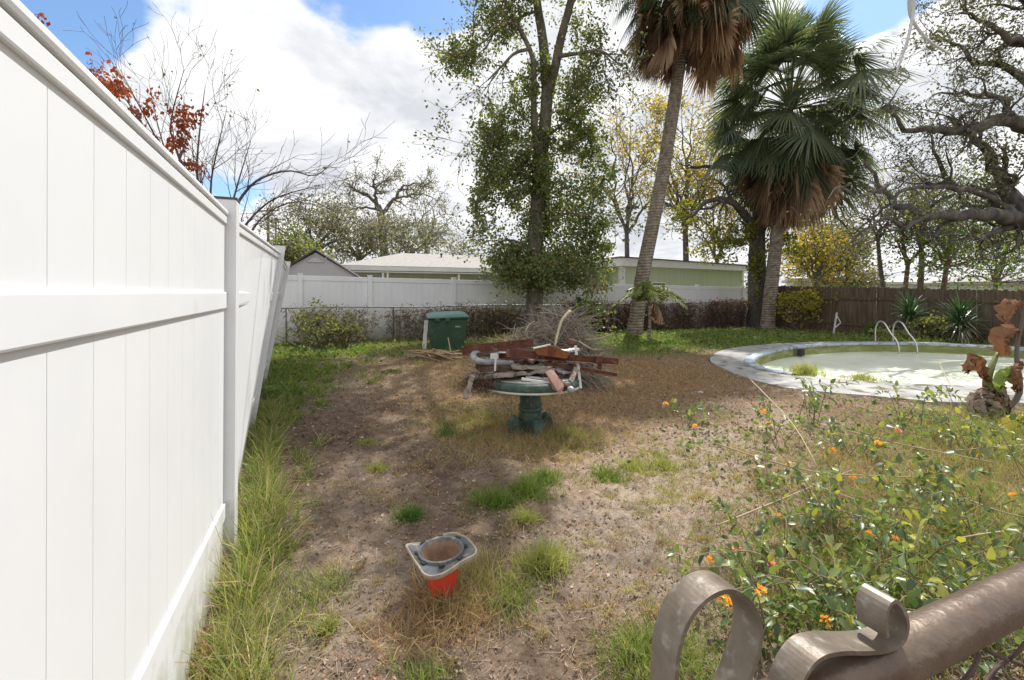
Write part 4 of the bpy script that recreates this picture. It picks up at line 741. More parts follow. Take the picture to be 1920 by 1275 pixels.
def angle_bar(name, label, a, b, w_, m, cat='iron bar'):
    a, b = np.array(a), np.array(b); d = unit(b-a); s = unit(np.cross(d, (0, 0, 1))); u = np.cross(s, d); t = .006; mb = MB()
    box(mb, (a+b)/2+s*w_/2, (b-a)/2, s*w_/2, u*t/2); box(mb, (a+b)/2+u*(w_/2+t/2), (b-a)/2, s*t/2, u*w_/2); return single(mb, name, m, label, cat)
def plank(name, label, a, b, w_, t, m, rough=.012, up=(0, 0, 1), cat='board', n=9, seed=0):
    rs = np.random.default_rng(seed); a, b = np.array(a), np.array(b); d = unit(b-a); s = unit(np.cross(d, up)); u = np.cross(s, d); K = 14; V = []
    for k in range(K):
        c = lerp(a, b, k/(K-1))+u*rs.normal(0, rough*.4); w0, w1 = w_/2+rs.normal(0, rough), w_/2+rs.normal(0, rough); tt = t/2+rs.normal(0, rough*.25)
        V += [c-s*w0-u*tt, c+s*w1-u*tt, c+s*w1+u*tt, c-s*w0+u*tt]
    f = [[k*4+i, k*4+(i+1) % 4, k*4+4+(i+1) % 4, k*4+4+i] for k in range(K-1) for i in range(4)]; mb = MB(); mb.add(V, np.array(f), [3, 2, 1, 0], [K*4-4, K*4-3, K*4-2, K*4-1]); return single(mb, name, m, label, cat)
angle_bar('rusty_bar', 'rusty iron bar on top of the scrap heap pointing at the green bin', jp(867, 664, 4.85), jp(1000, 650, 4.95), .085, M['rust'])
angle_bar('rusty_bar', 'longest dark red iron bar reaching far past the table edge', jp(948, 667, 4.72), jp(1159, 684, 4.88), .066, M['rust'])
angle_bar('rusty_bar', 'thin rusty iron bar below the longest dark red bar', jp(1020, 684, 4.74), jp(1156, 706, 4.9), .035, M['rust'])
angle_bar('rusty_bar', 'short rusty iron bar tucked under the topmost bar of the heap', jp(930, 672, 4.95), jp(1035, 667, 5.05), .05, M['rust'])
mb = MB(); c = jp(1123, 673, 4.83); box(mb, c, (.035, .005, 0), (0, .03, 0), (.003, 0, .035)); box(mb, c+np.array((.01, .0, -.06)), (.02, .0, -.003), (0, .02, 0), (.004, 0, .05)); single(mb, 'rusty_bracket', M['rust'], 'small dark rusty clamp on the longest iron bar', 'bracket', bev=.004)
# grey conduit bent into a U with a bracket
mb = MB(); pts = resamp(crv([jp(975, 683, 4.95), jp(930, 680, 4.78), jp(900, 678, 4.68), jp(888, 670, 4.70), jp(893, 663, 4.86), jp(930, 664, 5.02), jp(972, 668, 5.12)], 8), 40); tubes(mb, pts, .034, 12, True); u_ = single(mb, 'bent_conduit', M['greymetal'], 'grey metal conduit bent into a U on the scrap heap', 'pipe', True)
mb = MB(); c = jp(927, 668, 4.70); box(mb, c, (.042, 0, 0), (0, .012, 0), (0, 0, .028)); mb2 = mb; box(mb2, jp(929, 680, 4.66), (.01, 0, 0), (0, .008, 0), (.006, 0, .088)); single(mb2, 'white_clamp', M['whitepaint'], 'dirty white bracket clamped on the bent grey conduit', 'bracket', bev=.004)
plank('weathered_board', 'long splintered grey brown board across the front of the scrap heap', jp(884, 708, 4.62), jp(1037, 692, 4.75), .16, .035, M['oldwood'], .018, seed=3)
plank('weathered_board', 'curled grey board lying above the long splintered one', jp(925, 694, 4.85), jp(1020, 684, 4.9), .15, .025, M['oldwood'], .02, seed=4)
plank('rotten_board', 'dark brown rotten board under the long splintered grey one', jp(900, 712, 4.72), jp(1010, 702, 4.9), .2, .05, M['browood'], .02, seed=5)
plank('hanging_slat', 'short split wooden slat hanging down off the table edge toward the fence', jp(887, 703, 4.55), jp(872, 748, 4.42), .05, .022, M['oldwood'], .004, up=(0, 1, 0), seed=6)
for k, (a, b2, w_, t_, m_, lab) in enumerate((((893, 690, 4.75), (1000, 690, 4.85), .18, .05, 'browood', 'thick dark brown plank inside the scrap heap under the bent conduit'), ((960, 688, 4.7), (1050, 690, 4.8), .14, .03, 'oldwood', 'grey plank wedged under the longest iron bar'), ((900, 684, 4.9), (1030, 676, 5.05), .16, .06, 'browood', 'dark beam at the back of the scrap heap'), ((990, 676, 4.9), (1075, 672, 5.0), .12, .03, 'oldwood', 'pale grey plank below the orange rusted housing'), ((1010, 700, 4.75), (1085, 702, 4.85), .15, .05, 'browood', 'dark rotten plank at the far side of the table top'))):
    plank('weathered_board', lab, jp(*a), jp(*b2), w_, t_, M[m_], .02, seed=30+k)
mb = MB(); n = 700; C = jp(903, 712, 4.6)+rng.normal(0, 1, (n, 3))*np.array((.10, .06, .035)); C[:, 2] = np.maximum(C[:, 2], .50); A, B, Z = rframe(n, rng.normal(0, 1, (n, 3))+np.array((1, 0, -.9))); inst(mb, [(0, -.5, 0), (1, -.3, .1), (1, .3, .1), (0, .5, 0)], [np.array([[0, 1, 2, 3]])], C, A*rng.uniform(.04, .11, (n, 1)), B*.006, Z*.05)
single(mb, 'fibre_clump', M['browood'], 'clump of brown palm fibre drooping over the table edge', 'fibre clump')
mb = MB(); g = np.array([jp(x, y, Y) for x, y, Y in ((1022, 697, 4.55), (1036, 692, 4.62), (1047, 707, 4.5), (1058, 723, 4.42), (1050, 742, 4.33), (1046, 734, 4.33), (1036, 730, 4.4), (1029, 712, 4.48))]); n = len(g); g2 = g+np.array((.0, .008, .002)); mb.add(np.vstack((g, g2)), np.arange(n), n+np.arange(n)[::-1], [[i, (i+1) % n, n+(i+1) % n, n+i] for i in range(n)]); single(mb, 'rusty_sheet', M['rust_pink'], 'torn pinkish rusty sheet of metal bent over the table rim', 'metal sheet')
plank('white_strip', 'lower of two white painted strips lying on the green table top', jp(978, 710, 4.55), jp(1034, 719, 4.5), .03, .022, M['whitepaint'], .002, seed=7)
plank('white_strip', 'upper of two white painted strips lying on the green table top', jp(986, 706, 4.68), jp(1040, 712, 4.65), .035, .02, M['whitepaint'], .002, seed=8)
mb = MB(); a, b2 = jp(1050, 716, 4.6), jp(1072, 732, 4.42); lathe(mb, a, [(.022, 0), (.024, .06), (.026, np.linalg.norm(b2-a)-.03)], 14, b2-a); q = thing('capped_pipe', 'dark red pipe end with a pale round cap hanging at the table edge', 'pipe', tuple(a), GJ); mb.build('tube', M['rust'], q, True)
mb = MB(); d = unit(b2-a); lathe(mb, b2-d*.035, [(.0, 0), (.033, 0), (.036, .02), (.033, .042), (.018, .056), (.002, .06)], 16, d); mb.build('cap', M['greymetal'], q, True)
mb = MB(); V = [jp(x, y, Y) for Y in (4.72, 4.80) for x, y in ((1003, 655), (1030, 649), (1066, 662), (1062, 671), (1030, 667), (1008, 664))]; n = 6; mb.add(V, np.arange(n), n+np.arange(n)[::-1], [[i, (i+1) % n, n+(i+1) % n, n+i] for i in range(n)]); q = single(mb, 'rusty_housing', M['rust_or'], 'orange rusted metal housing near the top of the scrap heap', 'housing', bev=.008)
mb = MB(); bar(mb, jp(1000, 653, 4.715), jp(1032, 646, 4.74), .03, .014); mb.build('pale_rim', M['whitepaint'], q)
mb = MB(); box(mb, jp(1033, 658, 4.712), (.022, 0, 0), (0, .006, 0), (0, 0, .045)); mb.build('strap', M['rust'], q)
plank('white_lath', 'upright white lath at the far edge of the scrap heap', jp(1079, 648, 4.9), jp(1089, 728, 4.72), .028, .014, M['whitepaint'], .002, up=(0, 1, 0), seed=9)
plank('grey_lath', 'short grey board standing against the upright white lath', jp(1080, 690, 4.76), jp(1070, 716, 4.6), .05, .02, M['oldwood'], .003, up=(0, 1, 0), seed=10)
plank('black_board', 'black board standing behind the short grey board on the table', jp(1062, 684, 4.9), jp(1066, 714, 4.8), .12, .02, M['black'], .006, up=(0, 1, 0), seed=11)
plank('broken_white_board', 'pale broken board at the top of the scrap heap', jp(1046, 660, 5.0), jp(1082, 655, 5.05), .14, .02, M['whitepaint'], .01, seed=12)
plank('grey_sheet', 'grey sheet leaning beneath the long iron bar', jp(1042, 690, 4.8), jp(1062, 700, 4.7), .10, .012, M['greymetal'], .004, seed=13)
mb = MB(); lathe(mb, jp(1071, 648, 4.95), [(.02, 0), (.05, .01), (.056, .035), (.045, .065), (.02, .075)], 10, (.3, .2, 1)); single(mb, 'wooden_finial', M['browood'], 'dark weathered wooden finial topping the scrap heap', 'finial', True)
pipe('pale_stalk', 'long pale dry palm stalk standing up out of the scrap heap', jp(1040, 650, 5.0), jp(1069, 583, 5.3), np.linspace(.012, .02, 14)[None], M['stem'], 7, [jp(1046, 625, 5.1), jp(1054, 600, 5.2)])

# ---------------------------------------------------------------- brush piles
def strands(n, base, rx, ry, rz, ln, r, drop=.3, K=6, out_bias=.4):
    C = np.asarray(base)+rdir(n, 0, 1)*np.array((rx, ry, rz))*rng.uniform(0, 1, (n, 1))**.5; D = unit(rng.normal(0, 1, (n, 3))*np.array((1, .7, .45))+(C-base)*out_bias/max(rx, .1)); t = np.linspace(0, 1, K); L = ln*rng.uniform(.4, 1.2, n)
    pts = C[:, None]+D[:, None]*(t[None, :, None]*L[:, None, None])+np.array((0, 0, -1))*(drop*(t**2)[None, :, None]*L[:, None, None])+np.cumsum(rng.normal(0, .012*ln, (n, K, 3)), 1); pts[..., 2] = np.maximum(pts[..., 2], .01); return pts, np.full((n, K), r)*np.linspace(1, .45, K)
bc = P(1010, 648, 7.3); bc[2] = 0.0; bp_ = thing('brush_pile', 'grey heap of dry twigs and palm fronds behind the scrap table', 'brush pile', tuple(bc))
mb = MB()
for dx, dy, rx, ry, rz, n, ln in ((0.0, 0, .55, .4, 1.0, 1700, .5), (.42, .1, .5, .4, 1.2, 2200, .55), (-.5, -.1, .5, .4, .72, 1200, .45), (.72, .1, .28, .35, .75, 500, .45)):
    p_, r_ = strands(n, bc+np.array((dx, dy, 0)), rx, ry, rz, ln, .006); tubes(mb, p_, r_, 3)
mb.build('twigs', M['drytwig'], bp_, kind='stuff')
mb = MB(); n = 1500; C = bc+np.array((-.35, -.15, 0))+rdir(n, 0, 1)*np.array((.75, .45, .85))*rng.uniform(.6, 1, (n, 1)); A, B, Z = rframe(n, rng.normal(0, 1, (n, 3))*np.array((1, 1, .4))+np.array((-.4, 0, .1))); inst(mb, [(0, -.5, 0), (1, -.2, -.1), (1, .2, -.1), (0, .5, 0)], [np.array([[0, 1, 2, 3]])], C, A*rng.uniform(.12, .3, (n, 1)), B*.009, Z*.1); mb.build('dry_straw', M['g_dry'], bp_, kind='stuff')
for k, (a, b2, r, lab) in enumerate(((P(1085, 640, 6.9), P(1130, 655, 6.5), .016, 'thick pale stick poking out of the brush pile toward the palms'), (P(1098, 637, 7.0), P(1150, 625, 7.3), .014, 'crooked grey branch at the far side of the brush pile'), (P(985, 622, 7.0), P(1003, 602, 7.1), .013, 'short pale stick sticking up from the brush pile'))):
    mb = MB(); tubes(mb, resamp(crv([a, (a+b2)/2+rv(.03), b2], 5), 10), np.linspace(r, r*.6, 10)[None], 6, True); single(mb, 'dry_stick', M['stem'], lab, 'stick', True, group='loose sticks of the brush pile')
mb = MB(); bs = P(818, 672, 10.2); bs[2] = 0.02
for k in range(34):
    a = bs+np.array((random.gauss(0, .22), random.gauss(0, .15), random.uniform(.02, .16))); d = unit(np.array((random.gauss(1, .5), random.gauss(0, .5), random.gauss(0, .1))))*random.uniform(.25, .5); tubes(mb, resamp([a-d, a, a+d*.9-np.array((0, 0, .06))], KB), np.full((1, KB), random.uniform(.012, .024)), 5, True)
single(mb, 'palm_stalk_heap', surf('tan_dry_stalks', [(.24, .16, .1), (.38, .27, .17), (.48, .36, .24)], 8, .85, .1), 'low heap of tan dry palm stalks in front of the green bin', 'stalk heap', True, group='yard debris')

# ---------------------------------------------------------------- wheeled bin
bn = P(838, 652, 12.0); bn[2] = 0.0; wb = thing('wheelie_bin', 'green wheeled rubbish bin standing in weeds by the chain link fence', 'bin', tuple(bn)); ex = unit(np.array((.97, .22, 0))); ey = np.array((-ex[1], ex[0], 0))
mb = MB(); V = []
for z, hx, hy in ((.05, .40, .33), (.80, .49, .42), (.82, .525, .45), (.87, .525, .45)): V += [bn+ex*sx*hx+ey*sy*hy+np.array((0, 0, z)) for sx, sy in ((-1, -1), (1, -1), (1, 1), (-1, 1))]
f = [[k*4+i, k*4+(i+1) % 4, k*4+4+(i+1) % 4, k*4+4+i] for k in range(3) for i in range(4)]; mb.add(V, np.array(f), [3, 2, 1, 0]); mb.build('body', M['bin'], wb, bev=.03)
mb = MB(); V = []
for z0, dx in ((.875, .54), (.905, .53), (.955, .38)): V += [bn+ex*sx*dx+ey*(sy*dx*.88)+np.array((0, 0, z0+.03*sy+.015*sx)) for sx, sy in ((-1, -1), (1, -1), (1, 1), (-1, 1))]
mb.add(V, np.array([[k*4+i, k*4+(i+1) % 4, k*4+4+(i+1) % 4, k*4+4+i] for k in range(2) for i in range(4)]), [3, 2, 1, 0], [8, 9, 10, 11]); mb.build('lid', M['binlid'], wb, bev=.02)
for s in (-.28, -.02):
    mb = MB(); box(mb, bn+ex*s-ey*.455+np.array((0, 0, .80)), ex*.06, ey*.03, (0, 0, .05)); mb.build('lifting_lug', M['bin'], wb, bev=.02)
for s in (-1, 1):
    mb = MB(); lathe(mb, bn+ex*(s*.36-.03)+ey*.36+np.array((0, 0, .12)), [(.03, 0), (.12, 0), (.125, .02), (.12, .05), (.03, .05)], 18, ex); mb.build('wheel', M['black'], wb, True)
mb = MB(); box(mb, bn+ex*.25-ey*.412+np.array((0, 0, .62)), ex*.07, ey*.003+np.array((0, 0, .0)), (0, 0, .018)); mb.build('faded_print', surf('faded_white_print', [(.1, .17, .13), (.5, .55, .5)], 40, .6, 0), wb)
plank('bin_corner_strip', 'narrow white strip standing in for the bright corner of the green bin', bn+ex*-.60-ey*.2+np.array((0, 0, 0)), bn+ex*-.535-ey*.1+np.array((0, 0, .78)), .10, .02, M['whitepaint'], .002, up=(0, 1, 0), seed=14).__setitem__('group', 'yard debris')  # added pale strip in place of the highlight on the bin corner

# ---------------------------------------------------------------- upside-down traffic cone
cb = G(831, 1118); ax = unit(np.array((-.04, -.03, 1))); cn = thing('traffic_cone', 'red traffic cone stuck upside down in dry grass with its grey base up', 'cone', tuple(cb))
mb = MB(); lathe(mb, cb, [(.052, -.04), (.058, .02), (.098, .225)], 28, ax, False); mb.build('body', M['cone'], cn, True)
mb = MB(); lathe(mb, cb, [(.048, -.035), (.054, .02), (.094, .2255)], 28, ax, False); mb.build('inside', M['conein'], cn, True)
pc = cb+ax*.225; u1 = unit(np.cross((0, 1, 0), ax)); u1 = unit(np.cross(np.cross(ax, (1, 0, 0)), ax)); u2 = np.cross(ax, u1); ro = math.radians(33); u1, u2 = u1*math.cos(ro)+u2*math.sin(ro), u2*math.cos(ro)-u1*math.sin(ro)
def rsq(h, r, n=5):
    o = []
    for k, (sx, sy) in enumerate(((1, 1), (-1, 1), (-1, -1), (1, -1))):
        for q in range(n+1): a = math.radians(90*k+90*q/n); o.append((sx*(h-r)+r*math.cos(a), sy*(h-r)+r*math.sin(a)))
    return np.array(o)
sq = rsq(.142, .04); sq = resamp(np.vstack((sq, sq[:1])), 49)[:-1]; n = len(sq); a0_ = math.atan2(sq[0, 1], sq[0, 0]); ang = a0_+np.arange(n)/n*2*np.pi; hole = np.stack((np.cos(ang), np.sin(ang)), 1)
def w3(p, z): return pc+p[:, :1]*u1+p[:, 1:]*u2+ax*z
def strip(mb, loops):
    n = len(loops[0]); V = np.vstack(loops); i = np.arange(n); j = (i+1) % n; mb.add(V, np.concatenate([np.stack((k*n+i, k*n+j, (k+1)*n+j, (k+1)*n+i), 1) for k in range(len(loops)-1)])); return mb
wv = (.016*np.cos(ang*2+.6)+.005*np.cos(ang*5))[:, None]*ax
strip(MB(), [w3(hole*.093, .0), w3(hole*.1, .014), w3(hole*.112, .014), w3(hole*.114, .002), w3(sq*.94, .004)+wv, w3(sq*.94, -.012)+wv, w3(hole*.099, -.012)]).build('base_plate', M['conebase'], cn)
strip(MB(), [w3(sq*.94, .004)+wv, w3(sq*.96, .009)+wv, w3(sq, .008)+wv, w3(sq*1.003, -.003)+wv, w3(sq*.98, -.013)+wv, w3(sq*.935, -.012)+wv]).build('pale_edge', M['coneedge'], cn)
for k in range(8):
    a = math.radians(45*k+22.5); r = .124 if k % 1 == 0 else .11; p = pc+u1*math.cos(a)*r+u2*math.sin(a)*r*1.0+ax*.012; d = u1*math.cos(a)+u2*math.sin(a); s = np.cross(ax, d); mb = MB(); box(mb, p-ax*.006, d*.007, s*.014, ax*.007); mb.build('rubber_foot', M['black'], cn, bev=.003)

# ---------------------------------------------------------------- scrolled gate in the foreground
gu = unit(np.array((.308, .12, 0))); gn = np.array((-gu[1], gu[0], 0)); g0 = np.array((.223, .352, 1.2)); gt = thing('scrollwork_gate', 'tan painted metal gate with rusting top tube and flat scrolls', 'gate', (g0[0], g0[1], 0))
def gpx(px, py, off=-.0125):
    a, b_ = (px-CX)/FP, -(py-HZ)/FP; q = g0+gn*off; Y = (q[0]*gn[0]+q[1]*gn[1])/(a*gn[0]+gn[1]); return np.array((a*Y, Y, EYE+b_*Y))
mb = MB(); tubes(mb, np.array([g0+gu*s+np.array((0, 0, -.0175+.022*s)) for s in np.linspace(-.45, 1.3, 24)]), .0205, 28, True); mb.build('top_tube', M['gatetube'], gt, True)
def scroll(pix, name='scroll', width=.023, th=.0034):
    p = resamp(crv([gpx(*q) for q in pix], 10), 72); t = unit(np.gradient(p, axis=0)); nr = np.cross(t, gn); V = []
    for k in range(len(p)): V += [p[k]-nr[k]*th/2, p[k]+nr[k]*th/2, p[k]+nr[k]*th/2+gn*width, p[k]-nr[k]*th/2+gn*width]
    n = len(p); f = [[k*4+i, k*4+(i+1) % 4, k*4+4+(i+1) % 4, k*4+4+i] for k in range(n-1) for i in range(4)]; mb = MB(); mb.add(V, np.array(f), [3, 2, 1, 0], [n*4-4, n*4-3, n*4-2, n*4-1]); o = mb.build(name, M['gatepaint'], gt, True); o.data.polygons.foreach_set('use_smooth', np.full(len(o.data.polygons), False)); return o
scroll([(1285, 1420), (1268, 1330), (1269, 1270), (1276, 1214), (1299, 1156), (1337, 1119), (1374, 1110), (1407, 1131), (1426, 1168), (1426, 1214), (1412, 1260), (1385, 1330), (1330, 1420)])
scroll([(1485, 1420), (1487, 1350), (1505, 1285), (1535, 1240), (1575, 1226), (1630, 1225), (1668, 1220), (1695, 1205), (1704, 1175), (1695, 1143), (1680, 1128), (1667, 1142), (1663, 1170), (1666, 1196)])
mb = chainmesh(g0+gu*-.4-gn*.001, gu, gn, 1.6, -1.15, -.015, .052, .0022, 6) if False else None
k_ = np.arange(44); 
def gwire(x0, ph):
    t = np.linspace(0, 1.1, 150); zz = t/.052; tri = 2*np.abs(((zz+ph) % 1.0)-.5)*.05; return g0+gu*(x0+tri)[:, None]+np.array((0, 0, -1))*(t+.02)[:, None]+gn*(np.sin(zz*2*np.pi)*.004)[:, None]
mb = MB(); tubes(mb, np.array([gwire(x, 0 if i % 2 else .5) for i, x in enumerate(np.arange(-.4, 1.25, .05))]), np.full((33, 150), .0021), 5); mb.build('wire_mesh', M['gatewire'], gt, True)
for s, nm in ((-.46, 'gate_stile'), (1.3, 'gate_stile')): mb = MB(); tubes(mb, np.array([g0+gu*s+np.array((0, 0, z)) for z in (.0, -.6, -1.2)]), .02, 16, True); mb.build(nm, M['gatetube'], gt, True)

# ---------------------------------------------------------------- strap-leaved plants, banana, bracket, cable, stone
def rosette(name, label, base, h, L, n, lw, lo, hi, m, stem=.05, skirt=0):
    t = T(name, label, base, 'plant'); top = np.array(base)+np.array((0, 0, h))
    if h > .1: mb = MB(); tubes(mb, [np.array(base), (np.array(base)+top)/2+rv(.02), top], np.array([[stem, stem*.9, stem*.8]]), 8); mb.build('stem', M['bark_far'], t, True)
    el = np.radians(rng.uniform(lo, hi, n)); az = rng.uniform(0, 2*np.pi, n); D = np.stack((np.cos(az)*np.cos(el), np.sin(az)*np.cos(el), np.sin(el)), 1); S_ = unit(np.cross(D, (0, 0, 1.))); U = np.cross(S_, D); s = (L*rng.uniform(.75, 1.1, n))[:, None]
    O = top-np.array((0, 0, 1.))*rng.uniform(0, h*.5, n)[:, None]; tv = [(0, -.5, 0), (0, .5, 0), (.35, -1, .03), (.35, 1, .03), (.75, -.6, -.02), (.75, .6, -.02), (1, 0, -.12)]; mb = MB(); inst(mb, tv, [np.array([[0, 1, 3, 2], [2, 3, 5, 4]]), np.array([[4, 5, 6]])], O, D*s, S_*lw, U*s); mb.build('leaves', m, t)
    if skirt:
        az = rng.uniform(0, 2*np.pi, skirt); el = np.radians(rng.uniform(-70, -15, skirt)); D = np.stack((np.cos(az)*np.cos(el), np.sin(az)*np.cos(el), np.sin(el)), 1); S_ = unit(np.cross(D, (0, 0, 1.))); U = np.cross(S_, D); O = top-np.array((0, 0, 1.))*rng.uniform(0, h*.8, skirt)[:, None]; mb = MB(); s = L*rng.uniform(.5, .9, (skirt, 1)); inst(mb, tv, [np.array([[0, 1, 3, 2], [2, 3, 5, 4]]), np.array([[4, 5, 6]])], O, D*s, S_*lw, U*s); mb.build('old_leaves', leafm('old_yucca_leaves', [(.16, .17, .10), (.3, .29, .2), (.4, .37, .27), (.1, .12, .06)], .15, .35, .6), t)
b = P(1706, 632, 14.6); b[2] = 0; rosette('spiky_yucca', 'spiky dark green yucca behind the pool ladder', b, .85, .85, 190, .022, -15, 85, M['yucca'], .06, 70)
b = P(1800, 640, 13.4); b[2] = 0; rosette('spiky_yucca', 'larger spiky yucca with pale drooping lower leaves by the wooden fence', b, .75, .9, 210, .022, -15, 85, M['yucca'], .07, 110)
b = P(1634, 622, 15.2); b[2] = 0; rosette('small_yucca', 'small bright green spiky plant beside the pool ladder', b, .05, .55, 70, .025, 25, 88, M['leaf_green'])
def bush(name, label, px, py, rx, ry, Y, n, size, m, stems=14):
    b = P(px, 548, Y); b[2] = 0; t = T(name, label, b, 'shrub'); c = P(px, py, Y); s = Y/FP; out = []
    for k in range(stems): q, r = grow(b+np.array((random.gauss(0, rx*s*.3), random.gauss(0, .1), 0)), np.array((random.gauss(0, .6), random.gauss(0, .4), 1)), (c[2]+ry*s)*random.uniform(.6, 1.0), .014, .004, .16, 0); out.append((q, r, 2)); 
    tree_mesh(out, (4,)).build('stems', M['twig'], t, True); mb = MB(); blob_leaves(mb, px, py, rx, ry, Y, n, size, .6); tip_leaves(mb, out, 2, 12, size, .08); mb.build('foliage', m, t)
bush('yellowing_shrub', 'yellowing shrub spilling over the wooden fence beside the straight palm', 1512, 562, 45, 32, 17.8, 700, .13, leafm('yellowing_leaves', [(.3, .27, .05), (.4, .33, .07), (.17, .19, .05), (.45, .36, .1)], .45, .55, .2))
bush('low_shrub', 'pale yellow green weedy shrub between the two large yuccas', 1752, 612, 45, 24, 14.2, 600, .09, M['g_lime'])
bush('low_shrub', 'green weedy shrub left of the pool ladder by the yucca', 1665, 628, 30, 16, 14.5, 300, .08, M['g_lime'])
bush('fence_shrub', 'tall green weed shrub growing through the chain link by the vinyl fence', 592, 602, 48, 40, 11.6, 700, .075, leafm('weed_shrub', [(.09, .12, .04), (.16, .19, .06), (.26, .28, .09), (.12, .12, .06), (.2, .15, .09)], .35, .5, .25), 22)
bush('fence_shrub', 'dull olive shrub just right of the tall weed shrub on the chain link', 640, 608, 34, 34, 12.0, 700, .075, leafm('dull_weed', [(.1, .11, .05), (.17, .17, .08), (.22, .2, .11)], .3, .6, .2), 18)
bush('leafy_shrub', 'small pale leafy shrub behind the brush pile at the fence', 1098, 578, 26, 16, 15.2, 260, .14, M['leaf_green'], 8)
# banana plant
b = G(1856, 775); bn_ = T('banana_plant', 'ragged banana plant with brown withered leaves at the photo edge', b, 'plant'); Yb = b[1]
mb = MB(); tubes(mb, resamp(crv([b-np.array((0, 0, .03)), P(1855, 740, Yb), P(1851, 715, Yb), P(1858, 690, Yb), P(1872, 660, Yb+.05)], 6), 16), np.linspace(.075, .018, 16)[None], 12, True); mb.build('pseudostem', M['banana_stem'], bn_, True)
mb = MB(); tubes(mb, resamp(crv([b+np.array((.22, .05, 0)), P(1912, 735, Yb), P(1906, 660, Yb), P(1920, 590, Yb), P(1925, 560, Yb)], 6), 16), np.linspace(.035, .012, 16)[None], 10, True); mb.build('pseudostem', M['pole'], bn_, True)
def crumple(pts, widths, seed, m, name):
    rs = np.random.default_rng(seed); p = resamp(crv(pts, 6), 16); w_ = np.interp(np.linspace(0, 1, 16), np.linspace(0, 1, len(widths)), widths); t = unit(np.gradient(p, axis=0)); s = unit(np.cross(t, (.1, 1, .05))); nn = np.cross(t, s); c = np.linspace(-1, 1, 9)
    V = p[:, None]+s[:, None]*(c[None, :, None]*w_[:, None, None])-nn[:, None]*((c**2)[None, :, None]*w_[:, None, None]*.75)+rs.normal(0, .013, (16, 9, 3))*np.array((1, 1.4, 1)); k = np.arange(15)[:, None]*9+np.arange(8)[None]; k = k.ravel(); mb = MB(); mb.add(V, np.stack((k, k+1, k+10, k+9), 1)); return mb.build(name, m, bn_, True)
crumple([P(1920, 570, Yb), P(1902, 572, Yb-.05), P(1892, 590, Yb-.08), P(1888, 603, Yb-.1)], [.02, .08, .10, .05], 1, M['banana_dead'], 'withered_leaf')
crumple([P(1915, 622, Yb), P(1898, 622, Yb-.05), P(1885, 640, Yb-.08), P(1888, 665, Yb-.08)], [.02, .09, .12, .05], 2, M['banana_dead'], 'withered_leaf')
crumple([P(1852, 715, Yb-.05), P(1842, 690, Yb-.1), P(1828, 675, Yb-.15), P(1818, 690, Yb-.18), P(1812, 700, Yb-.2)], [.02, .06, .085, .07, .03], 3, M['banana_dead'], 'withered_leaf')
crumple([P(1858, 740, Yb-.08), P(1838, 740, Yb-.15), P(1822, 752, Yb-.2), P(1826, 785, Yb-.25)], [.02, .035, .05, .02], 4, M['litter'], 'withered_leaf')
crumple([P(1860, 745, Yb-.1), P(1870, 760, Yb-.2), P(1880, 790, Yb-.25)], [.03, .08, .03], 5, M['litter'], 'withered_leaf')
crumple([P(1850, 745, Yb-.1), P(1845, 765, Yb-.18), P(1850, 800, Yb-.22)], [.03, .07, .03], 6, M['litter'], 'withered_leaf')
crumple([P(1910, 690, Yb-.1), P(1893, 700, Yb-.15), P(1880, 715, Yb-.2), P(1874, 733, Yb-.22)], [.02, .07, .08, .02], 7, M['banana'], 'green_leaf')
crumple([P(1918, 680, Yb-.1), P(1912, 700, Yb-.18), P(1910, 735, Yb-.2)], [.03, .09, .03], 8, M['banana_dead'], 'withered_leaf')
crumple([P(1925, 780, Yb-.8), P(1905, 800, Yb-.9), P(1890, 830, Yb-1.0)], [.03, .1, .04], 9, leafm('yellow_leaf_one', [(.45, .4, .06), (.5, .46, .08)], .45, .5, .3), 'yellow_leaf')
for k in range(7):
    a = -2.6+k*.55; o_ = np.array((math.cos(a), math.sin(a)*.6, 0)); top_ = P(1853, 738+random.uniform(-14, 8), Yb); crumple([top_, top_+o_*.12+np.array((0, 0, .03)), top_+o_*.22-np.array((0, 0, .14)), top_+o_*.2-np.array((0, 0, .3))], [.015, .03, .045, .012], 20+k, M['litter'] if k % 2 else M['banana_dead'], 'withered_leaf')
# white metal bracket by the wooden fence
k0 = P(1562, 620, 15.6); k0[2] = 0; mbk = thing('white_metal_bracket', 'white metal bracket standing in weeds before the wooden fence', 'bracket', tuple(k0)); kt = P(1569, 586, 15.6)
for nm, a, b2 in (('upright', k0, kt), ('brace', P(1568, 590, 15.6), P(1576, 605, 15.6)), ('strut', P(1576, 605, 15.6), P(1563, 617, 15.6)), ('arm', P(1569, 604, 15.6), P(1600, 605, 15.8))):
    mb = MB(); bar(mb, a, b2, .05 if nm == 'upright' else .025, .03); mb.build(nm, M['whitepaint'] if nm != 'arm' else M['rust'], mbk)
